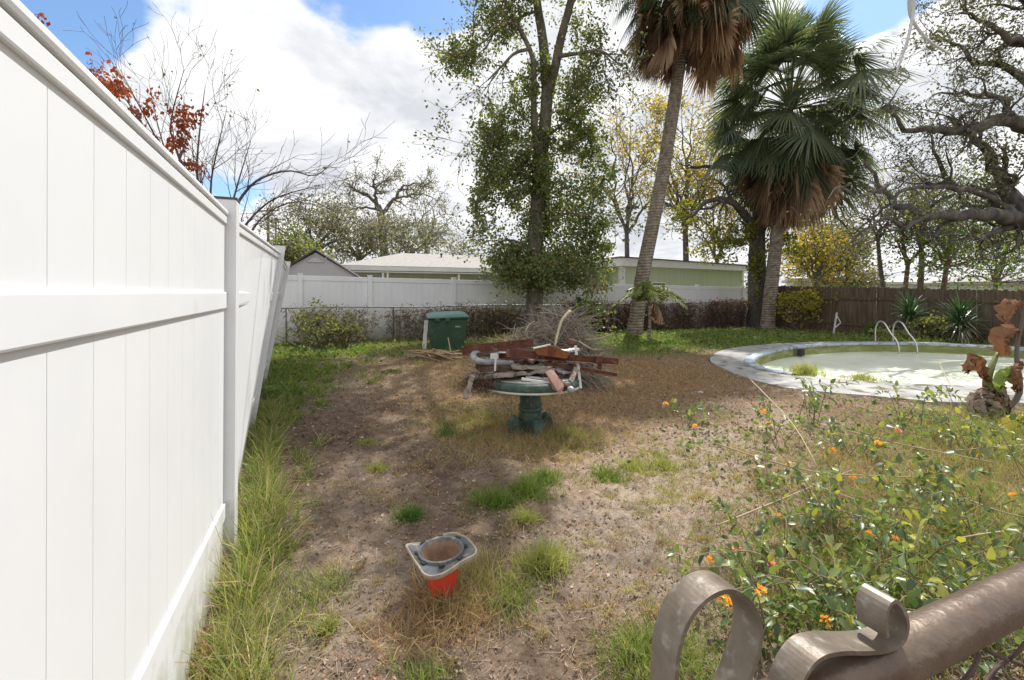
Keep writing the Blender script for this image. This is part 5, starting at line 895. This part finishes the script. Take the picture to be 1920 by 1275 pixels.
# dangling cable from an overhead service line
mb = MB(); hang = P(1712, -20, 5.0); ln0, ln1 = hang+np.array((-9, 1.5, 1.1)), hang+np.array((9, -1.5, 1.1)); tubes(mb, [lerp(ln0, ln1, s)-np.array((0, 0, 4*.9*s*(1-s))) for s in np.linspace(0, 1, 24)], .008, 6); single(mb, 'overhead_cable', M['wire'], 'dark overhead service line passing above the yard', 'cable', True, group='overhead cables')
mb = MB(); tubes(mb, resamp(crv([hang+np.array((0, 0, .2)), P(1713, 15, 5), P(1703, 70, 4.95), P(1690, 110, 4.95), P(1679, 143, 4.95)], 6), 18), np.linspace(.022, .009, 18)[None], 8, True); q = single(mb, 'dangling_strip', M['cable'], 'pale strip dangling straight down from the overhead line near the bare oak', 'cable', True, group='overhead cables')
mb = MB(); tubes(mb, resamp(crv([hang+np.array((-.02, 0, .2)), P(1705, 10, 5.05), P(1712, 40, 5.05), P(1740, 75, 5.05), P(1781, 102, 5.05)], 6), 18), np.linspace(.02, .012, 18)[None], 8, True); q = single(mb, 'dangling_strip', M['cable'], 'pale strip dangling in a curve from the overhead line near the bare oak', 'cable', True, group='overhead cables')
for px, py, r, lab in ((1313, 738, .035, 'small pale stone on the brown ground before the pool deck'), (1185, 733, .02, 'tiny pale stone on brown dead grass')):
    g = G(px, py); bm = bmesh.new(); bmesh.ops.create_icosphere(bm, subdivisions=2, radius=r)
    for v in bm.verts: v.co = Vector((v.co.x*1.3, v.co.y, v.co.z*.7))*random.uniform(.85, 1.15)+Vector((g[0], g[1], r*.4))
    me = bpy.data.meshes.new('stone'); bm.to_mesh(me); bm.free(); obj('stone', me, M['stone'], None, label=lab, category='stone')

# ---------------------------------------------------------------- vines on the chain link
def vine(name, label, t0, t1, n, L, m, z0=.1, z1=CLH, dens=None):
    t = rng.uniform(t0, t1, n*3); cl_ = fbm(t*1.1, t*0+3.3, 77); z = rng.uniform(0, 1, n*3)**.8; keep = rng.random(n*3) < np.clip((cl_-.28)*2.2, .05, 1); t, z = t[keep][:n], z[keep][:n]; n = len(t)
    C = A0+E*t[:, None]+NB*rng.uniform(-.16, .04, n)[:, None]+np.array((0, 0, 1.))*lerp(z0, z1+.03, z)[:, None]; K = 5; D = unit(rng.normal(0, .6, (n, 3))+np.array((0, -.1, -.5))); tt = np.linspace(0, 1, K)
    pts = C[:, None]+D[:, None]*(tt[None, :, None]*(L*rng.uniform(.4, 1.2, n))[:, None, None])+np.cumsum(rng.normal(0, .03, (n, K, 3)), 1); pts[..., 2] = np.clip(pts[..., 2], .0, CLH+.14); mb = MB(); tubes(mb, pts, np.full((n, K), .005), 3); v = T(name, label, A0+E*t0, 'vine'); mb.build('strands', M['vine_dry'], v, kind='stuff')
    mb = MB(); n2 = n*2; i = rng.integers(0, n, n2); k = rng.integers(0, K, n2); leaves(mb, pts[i, k]+rng.normal(0, .03, (n2, 3)), rng.uniform(.04, .1, n2)); mb.build('dead_leaves', m, v, kind='stuff')
vine('dry_vine', 'thin brown dry vine on the chain link left of the leafy tree', 1.4, 8.2, 2200, .4, leafm('vine_leaf_mixed', [(.13, .10, .06), (.2, .16, .09), (.16, .16, .07), (.26, .2, .13)], .2, .8, .1), z1=CLH*.92)
vine('dry_vine', 'dense reddish brown dry vine curtain on the chain link by the leaning palm', 8.6, 17.9, 7500, .4, M['vine_dry'])
vine('dry_vine', 'tangled olive vine at the chain link corner near the vinyl fence', -.3, 1.6, 500, .35, leafm('vine_leaf_olive', [(.1, .12, .05), (.17, .17, .08), (.2, .15, .1)], .25, .7, .1))

# ---------------------------------------------------------------- lantana
FL_V = [(0, 0, 0), (.6, .45, .15), (1, 0, .1), (.6, -.45, .15)]
def flower(mb, c, r):
    n = 26; D = rdir(n, -.1, 1); leaves(mb, np.asarray(c)+D*r*.55, r*.75, unit(np.cross(D, rdir(n))+D*.25)); 
def lantana(base, R, H, nc, seed, fl, label, lsz=.05, dens=.05, az0=None):
    random.seed(seed); base = np.array((base[0], base[1], 0.)); t = thing('lantana_bush', label, 'lantana', tuple(base), 'lantana bushes among the weeds'); canes, C, D = [], [], []
    for k in range(nc):
        az = random.uniform(0, 2*math.pi) if az0 is None else random.gauss(az0, .9); L = R*random.uniform(.45, 1.1); h = H*random.uniform(.4, 1.1); o = np.array((math.cos(az), math.sin(az), 0)); st = base+rv(.07)*np.array((1, 1, 0))
        q = resamp(crv([st, st+o*L*.35+np.array((0, 0, h*.85)), st+o*L*.75+np.array((0, 0, h))+rv(.03), st+o*L+np.array((0, 0, h*random.uniform(.5, 1.1)))+rv(.04)], 5), 10); q[:, 2] = np.maximum(q[:, 2], .01); canes.append(q)
        nn_ = int(L/dens)+2
        for s in np.linspace(.25, 1, nn_):
            f = s*9; i = min(8, int(f)); p = lerp(q[i], q[i+1], f-i); tg = unit(q[i+1]-q[i]); a = random.uniform(0, 6.28); s1 = unit(np.cross(tg, (math.cos(a), math.sin(a), .3)))
            for sg in (-1, 1):
                if random.random() < .8: C.append(p+s1*sg*.008); D.append(s1*sg+tg*.5+np.array((0, 0, random.uniform(-.5, .35))))
        for _ in range(3): C.append(q[-1]+rv(.012)); D.append(unit(q[-1]-q[-2])+rv(.5))
    mb = MB(); tubes(mb, np.array(canes), np.full((len(canes), 10), .0034)*np.linspace(1.3, .5, 10), 5); mb.build('stems', M['lstem'], t, True)
    C = np.array(C); D = unit(np.array(D)); n = len(C); U = unit(np.cross(np.cross(D, (0, 0, 1.)), D)+rng.normal(0, .45, (n, 3))); B = unit(np.cross(U, D)); s = rng.uniform(.55, 1.25, (n, 1))*lsz; mb = MB(); inst(mb, LEAF_V, LEAF_F, C, D*s, B*s*rng.uniform(.7, 1.05, (n, 1)), np.cross(D, B)*s*rng.uniform(.5, 2.6, (n, 1))); mb.build('foliage', M['lantana'], t, True)
    for (fx, fy, fY, kind) in fl:
        c = P(fx, fy, fY); i = min(range(len(canes)), key=lambda j: np.linalg.norm(canes[j][-1]-c)); q = resamp(crv([canes[i][6], (canes[i][6]+c)/2+np.array((0, 0, .02)), c], 4), 8); mb = MB(); flower(mb, c, .034 if fY > 3.4 else .025); fo = mb.build('flower_head', M['fl_pink'] if kind else M['fl_orange'], t)
        mb = MB(); tubes(mb, q, .0022, 4); mb.build('flower_stalk', M['gstem'], fo, True)
LN = [  # image place, spread, height, canes, flowers, label
 ((1290, 800), .38, .22, 10, [(1248, 758, 4.9, 0), (1303, 800, 4.85, 0)], 'small lantana sprig nearest the scrap table with one orange flower'),
 ((1440, 830), .55, .32, 16, [(1431, 772, 4.4, 0), (1440, 797, 4.3, 0)], 'upright lantana with orange flowers at the middle of the weed bed'),
 ((1520, 800), .55, .5, 22, [], 'tallest dark green lantana in front of the pool deck'),
 ((1620, 860), .6, .3, 18, [(1645, 832, 4.0, 0), (1560, 845, 4.1, 0)], 'sprawling lantana with an orange bloom below the pool'),
 ((1700, 800), .6, .42, 18, [(1685, 809, 4.6, 1)], 'lantana with a reddish bloom beside the banana plant'),
 ((1820, 850), .7, .35, 22, [(1836, 856, 3.9, 0)], 'broad lantana at the foot of the banana plant'),
 ((1480, 930), .5, .2, 14, [(1482, 873, 3.6, 0), (1600, 898, 3.6, 0)], 'low sparse lantana with a single yellow orange bloom on bare sand'),
 ((1560, 1010), .6, .28, 22, [(1460, 968, 2.9, 0)], 'grey green lantana sprawling in the middle foreground'),
 ((1690, 1060), .55, .3, 24, [(1679, 1012, 2.4, 0), (1632, 1003, 2.5, 0)], 'lantana with a bright orange bloom in the weeds'),
 ((1430, 1110), .42, .28, 20, [(1380, 1028, 2.3, 1), (1449, 1062, 2.2, 1), (1330, 1052, 2.35, 0)], 'lantana with pink and orange flowers beside the bare soil'),
 ((1400, 1225), .30, .26, 18, [(1374, 1133, 1.75, 0), (1354, 1122, 1.8, 0), (1426, 1110, 1.8, 0)], 'lantana seen through the loop of the gate scroll'),
 ((1560, 1160), .45, .26, 24, [(1548, 1165, 1.9, 0)], 'dense lantana behind the curled gate scroll'),
 ((1760, 1150), .5, .32, 26, [], 'leafy lantana just above the gate tube'),
 ((1880, 1040), .55, .34, 26, [], 'leafy lantana in the lower photo corner beyond the gate tube'),
 ((1800, 960), .6, .3, 22, [(1900, 930, 3.0, 0)], 'yellowing lantana among tall dry stems'),
 ((1930, 900), .6, .4, 20, [], 'lantana at the photo edge below the banana plant'),
 ((1620, 1260), .35, .25, 22, [], 'lantana between the two gate scrolls'),
 ((1860, 1240), .4, .28, 24, [], 'lantana under the gate tube behind its wire')]
for k, (px, R, H, nc, fl, lab) in enumerate(LN): g = G(*px); lantana(g, R*(.8 if px[1] < 950 else 1), H, max(5, int(nc*(.36 if px[1] < 950 else .43))), 100+k, fl, lab, lsz=.07 if g[1] > 3 else .058, dens=.046)
CN = [([(1345, 832), (1430, 860), (1530, 885), (1660, 893), (1800, 897)], .16), ([(1395, 700), (1440, 745), (1490, 800), (1535, 880)], .35), ([(1590, 808), (1700, 835), (1870, 868)], .18), ([(1345, 985), (1480, 930), (1600, 880)], .08), ([(1500, 900), (1640, 950), (1720, 985)], .12), ([(1460, 1088), (1560, 1100), (1700, 1112)], .1), ([(1790, 845), (1870, 838), (1940, 832)], .2), ([(1760, 680), (1790, 735), (1812, 760)], .3), ([(1770, 1015), (1850, 1000), (1940, 990)], .15), ([(1810, 935), (1880, 960), (1950, 975)], .15)]
CL_ = ['longest straw coloured dry cane crossing the low sparse lantana', 'straw cane rising from the middle lantana toward the pool deck', 'straw cane slanting below the pool deck', 'thin dry cane over the bare sand by the low lantana', 'straw cane crossing the middle of the weed bed', 'dry cane just behind the curled gate scroll', 'pale dry cane below the banana plant at the photo edge', 'dark bent stalk leaning beside the banana stem', 'dry cane in the weeds above the gate tube', 'dry cane lying through the yellowing lantana']
for k, (pp, z) in enumerate(CN):
    pts = [G(x, y, z*(.25+.75*math.sin(math.pi*min(1, .15+i/len(pp))))) for i, (x, y) in enumerate(pp)]; mb = MB(); tubes(mb, resamp(crv(pts, 6), 20), np.linspace(.006, .003, 20)[None]*(pts[0][1]/3)**.5, 5, True); mb.build('dry_cane', M['stem'], None, True, label=CL_[k], category='stem', group='dry canes among the lantana')

# ---------------------------------------------------------------- grass, weeds, litter
GT = {k: [] for k in ('green', 'dark', 'lime', 'dry', 'brown')}
BL = [np.array([(-.5, 0, 0), (.5, 0, 0), (-.42, b*.25, .5), (.42, b*.25, .5), (0, b, 1-.25*b)]) for b in (.1, .35, .6, .9)]
BF = [np.array([[0, 1, 3, 2]]), np.array([[2, 3, 4]])]
FLINE = lambda y: -.468-.4537*y+np.interp(y, [2.5, 5, 7.5, 12], [0, -.19, -.27, -.6])
def patch(px, py, rx, ry, n, kinds, h0, h1, edge=1.0, wk=1.0, clump=0.0, tilt=.35):
    if clump:
        nc = max(3, int(n/clump)); cu = rng.normal(0, .55, (nc, 2)); u = cu[rng.integers(0, nc, n)]+rng.normal(0, .035, (n, 2))*np.array((1, 1))
    else: u = rng.normal(0, .55, (n, 2))
    X = px+u[:, 0]*rx; Yp = py+u[:, 1]*ry; ok = Yp > HZ+52; X, Yp = X[ok], Yp[ok]; Y = EYE*FP/(Yp-HZ); x = (X-CX)/FP*Y; keep = ~inside(DECK, x, Y) & (x > FLINE(Y)+.03) & (Y < 19.5) & (Y > .5); put(x[keep], Y[keep], kinds, h0, h1, wk, tilt)
def put(x, y, kinds, h0, h1, wk=1.0, tilt=.35):
    n = len(x); ks = list(kinds); pr = np.array([kinds[k] for k in ks], float); pr /= pr.sum(); ch = rng.choice(len(ks), n, p=pr); h = rng.uniform(h0, h1, n)*rng.uniform(.6, 1.1, n)
    for i, k in enumerate(ks): m = ch == i; GT[k].append((x[m], y[m], h[m], np.full(m.sum(), wk), np.full(m.sum(), tilt*(2.4 if k in ('dry', 'brown') else 1.2))))
def blades(mb, x, y, h, wk, tilt):
    n = len(x); z = gh(x, y)-.008; O = np.stack((x, y, z), 1); az = rng.uniform(0, 2*np.pi, n); Zd = unit(np.stack((rng.normal(0, 1, n)*tilt, rng.normal(0, 1, n)*tilt, np.ones(n)), 1)); Xd = unit(np.cross(np.stack((np.cos(az), np.sin(az), np.zeros(n)), 1), Zd)); Yd = np.cross(Zd, Xd); w_ = np.maximum(.003, .0009*y)*wk*rng.uniform(.7, 1.5, n)
    v = rng.integers(0, 4, n)
    for k in range(4): m = v == k; inst(mb, BL[k], BF, O[m], Xd[m]*w_[m, None], Yd[m]*h[m, None], Zd[m]*h[m, None])
# along the vinyl fence
def along(y0, y1, n, w0, w1, kinds, h0, h1, wk=1.2, tilt=.4, cl=40):
    nc = max(4, n//cl); cy = rng.uniform(y0, y1, nc)**1.0; co = np.abs(rng.normal(0, 1, nc)); i = rng.integers(0, nc, n); y = cy[i]+rng.normal(0, .05, n); off = lerp(w0, w1, (y-y0)/(y1-y0))*np.abs(co[i])+np.abs(rng.normal(0, .05, n)); put(FLINE(y)+.07+off, y, kinds, h0, h1, wk, tilt)
along(.9, 3.2, 3000, .07, .15, dict(green=4, lime=3, dry=2, dark=1), .08, .26, 1.3, .5); along(1.0, 3.6, 380, .06, .13, dict(lime=3, green=2, dry=2), .28, .52, 1.5, .4); along(2.6, 6, 4600, .12, .24, dict(green=5, lime=3, dry=1.5, dark=1), .08, .24, 1.2, .5); along(2.8, 6, 320, .1, .2, dict(lime=2, green=2, dry=3), .25, .5, 1.3, .35); along(5, 9.5, 9000, .26, .75, dict(green=5, dark=2, lime=3), .06, .2, 1.2, .5, 60); along(8, 12, 8000, .7, 1.6, dict(green=4, lime=5), .05, .15, 1.2, .5, 60)
for a in (
 (640, 650, 260, 16, 7000, dict(green=4, lime=4, brown=1), .04, .12), (760, 655, 220, 14, 4000, dict(green=3, dry=2, lime=2), .04, .12), (845, 655, 60, 14, 1500, dict(green=4, dark=2), .08, .2), (950, 630, 40, 20, 700, dict(lime=3), .15, .35),
 (620, 640, 150, 10, 2200, dict(dark=3, green=3, dry=2), .1, .3), (900, 640, 250, 10, 2000, dict(green=3, dry=3), .1, .28),
 (1300, 635, 260, 22, 9000, dict(green=4, lime=5, dark=1), .06, .18), (1220, 640, 90, 18, 3500, dict(green=5, lime=2, dark=2), .06, .16), (1450, 635, 200, 16, 5000, dict(lime=6, green=3), .06, .18), (1600, 636, 160, 11, 3500, dict(lime=4, green=4), .06, .2), (1800, 640, 180, 14, 3000, dict(lime=3, green=4), .08, .22), (1740, 632, 120, 12, 1500, dict(lime=3, green=2), .15, .35),
 (1180, 655, 90, 14, 2000, dict(dark=3, green=4), .06, .15),
 (870, 680, 130, 30, 4500, dict(brown=4, dry=3, lime=1), .04, .13), (1180, 690, 280, 34, 15000, dict(brown=6, dry=2), .03, .1), (1300, 720, 200, 34, 9000, dict(brown=6, dry=2), .025, .08), (1130, 760, 200, 50, 9000, dict(brown=4, dry=3), .025, .1), (1000, 830, 160, 40, 3500, dict(brown=4, dry=3, lime=1), .04, .14), (860, 730, 110, 60, 3500, dict(brown=5, dry=3), .03, .1), (760, 720, 160, 60, 3000, dict(brown=3, dry=4), .02, .07), (840, 652, 55, 8, 500, dict(dark=2, green=3), .12, .3), (1020, 740, 160, 40, 4000, dict(brown=3, dry=3, lime=1), .04, .12), (780, 650, 230, 12, 2500, dict(brown=3, green=2), .03, .09),
 (890, 790, 90, 35, 3200, dict(lime=3, brown=3, green=1.5), .04, .14), (840, 812, 26, 12, 420, dict(dark=1, green=1), .05, .12), (1000, 820, 130, 26, 3200, dict(brown=3, dry=3, lime=2), .05, .16), (1070, 825, 60, 20, 1200, dict(lime=3, green=2), .05, .13), (985, 808, 50, 10, 700, dict(brown=3, dry=2), .08, .22),
 (690, 690, 140, 40, 2600, dict(dry=4, brown=3), .02, .06), (740, 715, 100, 22, 2200, dict(dry=5), .02, .05), (820, 740, 60, 60, 700, dict(brown=3, lime=1), .03, .1),
 (860, 1130, 70, 45, 1500, dict(dry=4, brown=4, lime=1.2), .06, .2), (800, 1180, 120, 60, 1300, dict(dry=4, brown=4), .04, .14), (905, 1090, 45, 40, 420, dict(lime=2, dry=2, green=1), .1, .22), (960, 1130, 50, 40, 350, dict(lime=2, green=2), .08, .18),
 (540, 1150, 70, 50, 500, dict(green=3, lime=2, dry=2), .05, .16), (610, 1100, 60, 30, 380, dict(green=3, lime=1), .05, .13), (450, 1150, 45, 80, 700, dict(green=3, lime=3, dry=2), .08, .22), (390, 1240, 90, 60, 1300, dict(dry=4, lime=3, brown=2), .06, .22), (790, 1265, 60, 25, 260, dict(green=3, lime=2), .05, .12),
 (1600, 980, 300, 160, 9500, dict(lime=3, green=3, dry=4.5, brown=3), .03, .16), (1750, 900, 260, 90, 5000, dict(dry=5, brown=3, lime=2), .04, .2), (1750, 1080, 220, 150, 5500, dict(lime=3, green=4, dry=3), .04, .2), (1850, 950, 160, 150, 4200, dict(lime=4, dry=4, green=2), .05, .25), (1500, 1100, 180, 120, 3000, dict(green=3, dry=3, lime=2, brown=2), .03, .12), (1700, 830, 300, 60, 6000, dict(dry=4, brown=3, green=2, lime=2), .03, .13), (1800, 800, 200, 50, 3000, dict(lime=3, green=3, dry=2), .05, .2), (1560, 760, 160, 16, 1300, dict(brown=4, dry=2), .03, .1), (1900, 830, 120, 60, 1500, dict(green=3, lime=3), .08, .25),
 (1250, 1235, 110, 60, 1700, dict(green=5, lime=3), .04, .13), (1190, 1215, 60, 40, 500, dict(green=5, lime=2), .04, .12)):
    patch(*a)
for a in ((1150, 880, 300, 120, 2600, dict(dry=3, brown=4, lime=1.5), .02, .09), (800, 880, 220, 120, 1300, dict(brown=4, dry=2, lime=1), .02, .07), (720, 1000, 200, 200, 900, dict(brown=4, dry=3), .02, .06), (1200, 1080, 200, 150, 1500, dict(dry=4, brown=3, lime=1), .02, .07), (1320, 900, 180, 90, 1800, dict(dry=4, lime=2, brown=2), .02, .08), (1250, 850, 120, 50, 900, dict(lime=3, green=2), .03, .09)): patch(*a, clump=28)
for a in ((1200, 900, 320, 110, 2600, dict(lime=4, dry=3, green=1.5), .03, .1), (1250, 1000, 240, 130, 1500, dict(dry=4, lime=3), .025, .08), (760, 900, 260, 140, 1500, dict(brown=3, lime=2, dry=3), .025, .09), (1150, 1150, 180, 90, 900, dict(dry=4, lime=2, brown=2), .03, .09), (680, 1130, 160, 110, 800, dict(brown=3, dry=3, green=1), .03, .08), (1420, 880, 200, 70, 2000, dict(dry=4, lime=3, brown=2), .03, .1), (1650, 870, 280, 60, 3000, dict(dry=5, lime=2, brown=2), .04, .14)): patch(*a, clump=70)
NAMES = dict(green=('green_grass', 'green grass growing along the fences and among the weeds'), dark=('dark_green_grass', 'dark green grass under the palms and by the fence'), lime=('yellow_green_grass', 'yellow green grass by the fence and in the weed bed'), dry=('straw_grass', 'straw coloured dry grass over the yard'), brown=('brown_grass', 'short reddish brown dead grass in the middle of the yard'))
for k, it in GT.items():
    mb = MB(); blades(mb, *[np.concatenate([q[j] for q in it]) for j in range(5)]); mb.build(NAMES[k][0], M['g_'+k], None, True, kind='stuff', label=NAMES[k][1])
# tufts one can point at
g_near = lambda py: py > 790
TU = [(768, 966, .10, 260, .10, 'g_dark', 'small dark green grass tuft on bare soil beyond the traffic cone'), (925, 942, .16, 330, .16, 'g_green', 'wide green grass tuft in the middle of the bare soil'), (985, 925, .17, 380, .18, 'g_green', 'tall end of the green grass patch in the middle of the bare soil'), (1020, 900, .13, 240, .13, 'g_green', 'back end of the green grass patch in the middle of the bare soil'), (1022, 1062, .13, 380, .17, 'g_lime', 'yellow green grass tuft to the right of the traffic cone'), (985, 975, .09, 160, .1, 'g_lime', 'small pale grass tuft just before the green grass patch'), (708, 882, .10, 160, .08, 'g_lime', 'small pale tuft on the dark soil left of the scrap table'), (690, 830, .12, 150, .07, 'g_lime', 'low tuft left of the table pedestal on bare soil'), (1190, 875, .16, 260, .12, 'g_lime', 'yellow green tuft right of the table pedestal'), (1140, 890, .14, 220, .12, 'g_green', 'green tuft between the table and the sandy ground'), (1245, 868, .16, 220, .1, 'g_lime', 'pale tuft at the sandy ground edge'), (1508, 706, .35, 400, .3, 'g_lime', 'grass tuft growing at the pool coping'), (1618, 716, .3, 260, .16, 'g_lime', 'low tuft growing in the deck crack before the pool'), (612, 1185, .05, 110, .08, 'g_lime', 'tiny pale tuft alone on soil by the vinyl fence'), (733, 700, .3, 260, .1, 'g_dark', 'dark weed tuft on the far bare soil')]
for px, py, r, n, h, m, lab in TU:
    if g_near(py): r, n, h = r*1.5, int(n*1.9), h*1.15
    g = G(px, py); a = rng.uniform(0, 6.283, n); q = np.abs(rng.normal(0, .5, n))*r; x, y = g[0]+np.cos(a)*q, g[1]+np.sin(a)*q*.8; mb = MB(); z_ = gh(x, y); blades(mb, x, y, rng.uniform(.55, 1.1, n)*h*(1-.35*q/r), np.full(n, 1.35), np.full(n, .5)); o = mb.build('grass_tuft', M[m], None, True, label=lab, category='grass tuft', group='grass tufts on the bare soil')
    if inside(DECK, np.array([g[0]]), np.array([g[1]]))[0]: o.location.z = .06
# broad-leaved weeds, litter, straw bits
def scatter(n, ymax, xk=1.15, pw=.55):
    y = .75*(ymax/.75)**(rng.random(n)**pw); x = rng.uniform(-1, 1, n)*y*xk; k = (x > FLINE(y)+.03) & ~inside(DECK, x, y); return x[k], y[k]
mb = MB(); X = []; Yy = []
for px, py, rx, ry, n in ((1620, 1040, 240, 130, 1000), (1800, 1080, 160, 140, 1000), (1500, 1150, 130, 90, 500), (1350, 830, 120, 50, 120), (1700, 820, 250, 50, 500), (1300, 636, 260, 22, 3800), (1600, 638, 240, 12, 2200), (600, 655, 120, 18, 1500), (520, 720, 60, 60, 900)):
    u = rng.normal(0, .6, (n, 2)); pp = np.maximum(py+u[:, 1]*ry, HZ+55); y = EYE*FP/(pp-HZ); x = (px+u[:, 0]*rx-CX)/FP*y; k = ~inside(DECK, x, y) & (x > FLINE(y)+.05) & (y < 19.4); X.append(x[k]); Yy.append(y[k])
x, y = np.concatenate(X), np.concatenate(Yy); n = len(x); s = np.clip(.02+.006*y, .025, .09)*rng.uniform(.6, 1.4, n); C = np.stack((x, y, gh(x, y)+rng.uniform(.0, .09, n)), 1); D = rdir(n, -.3, .5); leaves(mb, C, s, D, True); mb.build('low_weeds', M['leaf_green'], None, True, kind='stuff', label='low broad leaved weeds covering the ground under the palms and lantana')
x, y = scatter(26000, 12); n = len(x); mb = MB(); C = np.stack((x, y, gh(x, y)+.006), 1); az = rng.uniform(0, 6.283, n); D = np.stack((np.cos(az), np.sin(az), rng.normal(.05, .2, n)), 1); S_ = unit(np.stack((-D[:, 1], D[:, 0], rng.normal(0, .4, n)), 1)); s = (rng.uniform(.01, .042, n)**1.0*np.clip(y/3.5, .7, 2.0)*rng.uniform(.5, 1, n))[:, None]; inst(mb, DIAM_V, DIAM_F, C, D*s, S_*s, np.cross(D, S_)*s*2); mb.build('leaf_litter', M['litter'], None, False, kind='stuff', label='small dead leaves and chips scattered over the soil')
x, y = scatter(15000, 12); n = len(x); mb = MB(); C = np.stack((x, y, gh(x, y)+.005), 1); az = rng.uniform(0, 6.283, n); D = np.stack((np.cos(az), np.sin(az), rng.normal(.02, .12, n)), 1); S_ = np.stack((-D[:, 1], D[:, 0], D[:, 1]*0), 1); L = rng.uniform(.03, .13, (n, 1)); inst(mb, [(-.5, -.5, 0), (.5, -.4, .02), (.5, .4, .02), (-.5, .5, 0)], DIAM_F, C, D*L, S_*np.maximum(.0025, .0006*y)[:, None], np.tile((0, 0, .1), (n, 1))); mb.build('straw_litter', M['straw'], None, False, kind='stuff', label='straw bits and thin twigs lying over the soil')
x, y = scatter(15000, 6.5, 1.1, .7); k = fbm(x*1.6, y*1.6, 61) > .42; x, y = x[k], y[k]; n = len(x); mb = MB(); s = (rng.uniform(.003, .011, n)*np.clip(y/2.5, .8, 1.8))[:, None]; A, B, Z = rframe(n); OV = np.array([(1, 0, 0), (-.8, .1, 0), (0, 1.1, .1), (0, -.9, 0), (.1, 0, .8), (0, 0, -.8)]); OF = [np.array([[0, 2, 4], [2, 1, 4], [1, 3, 4], [3, 0, 4], [2, 0, 5], [1, 2, 5], [3, 1, 5], [0, 3, 5]])]
inst(mb, OV, OF, np.stack((x, y, gh(x, y)+.001), 1), A*s, B*s, Z*s); mb.build('soil_crumbs', leafm('soil_crumbs', [(.1, .068, .047), (.19, .135, .1), (.28, .215, .165), (.13, .09, .065), (.36, .3, .24)], 0, .95, .1), None, False, kind='stuff', label='small crumbs of soil and grit strewn over the bare ground')
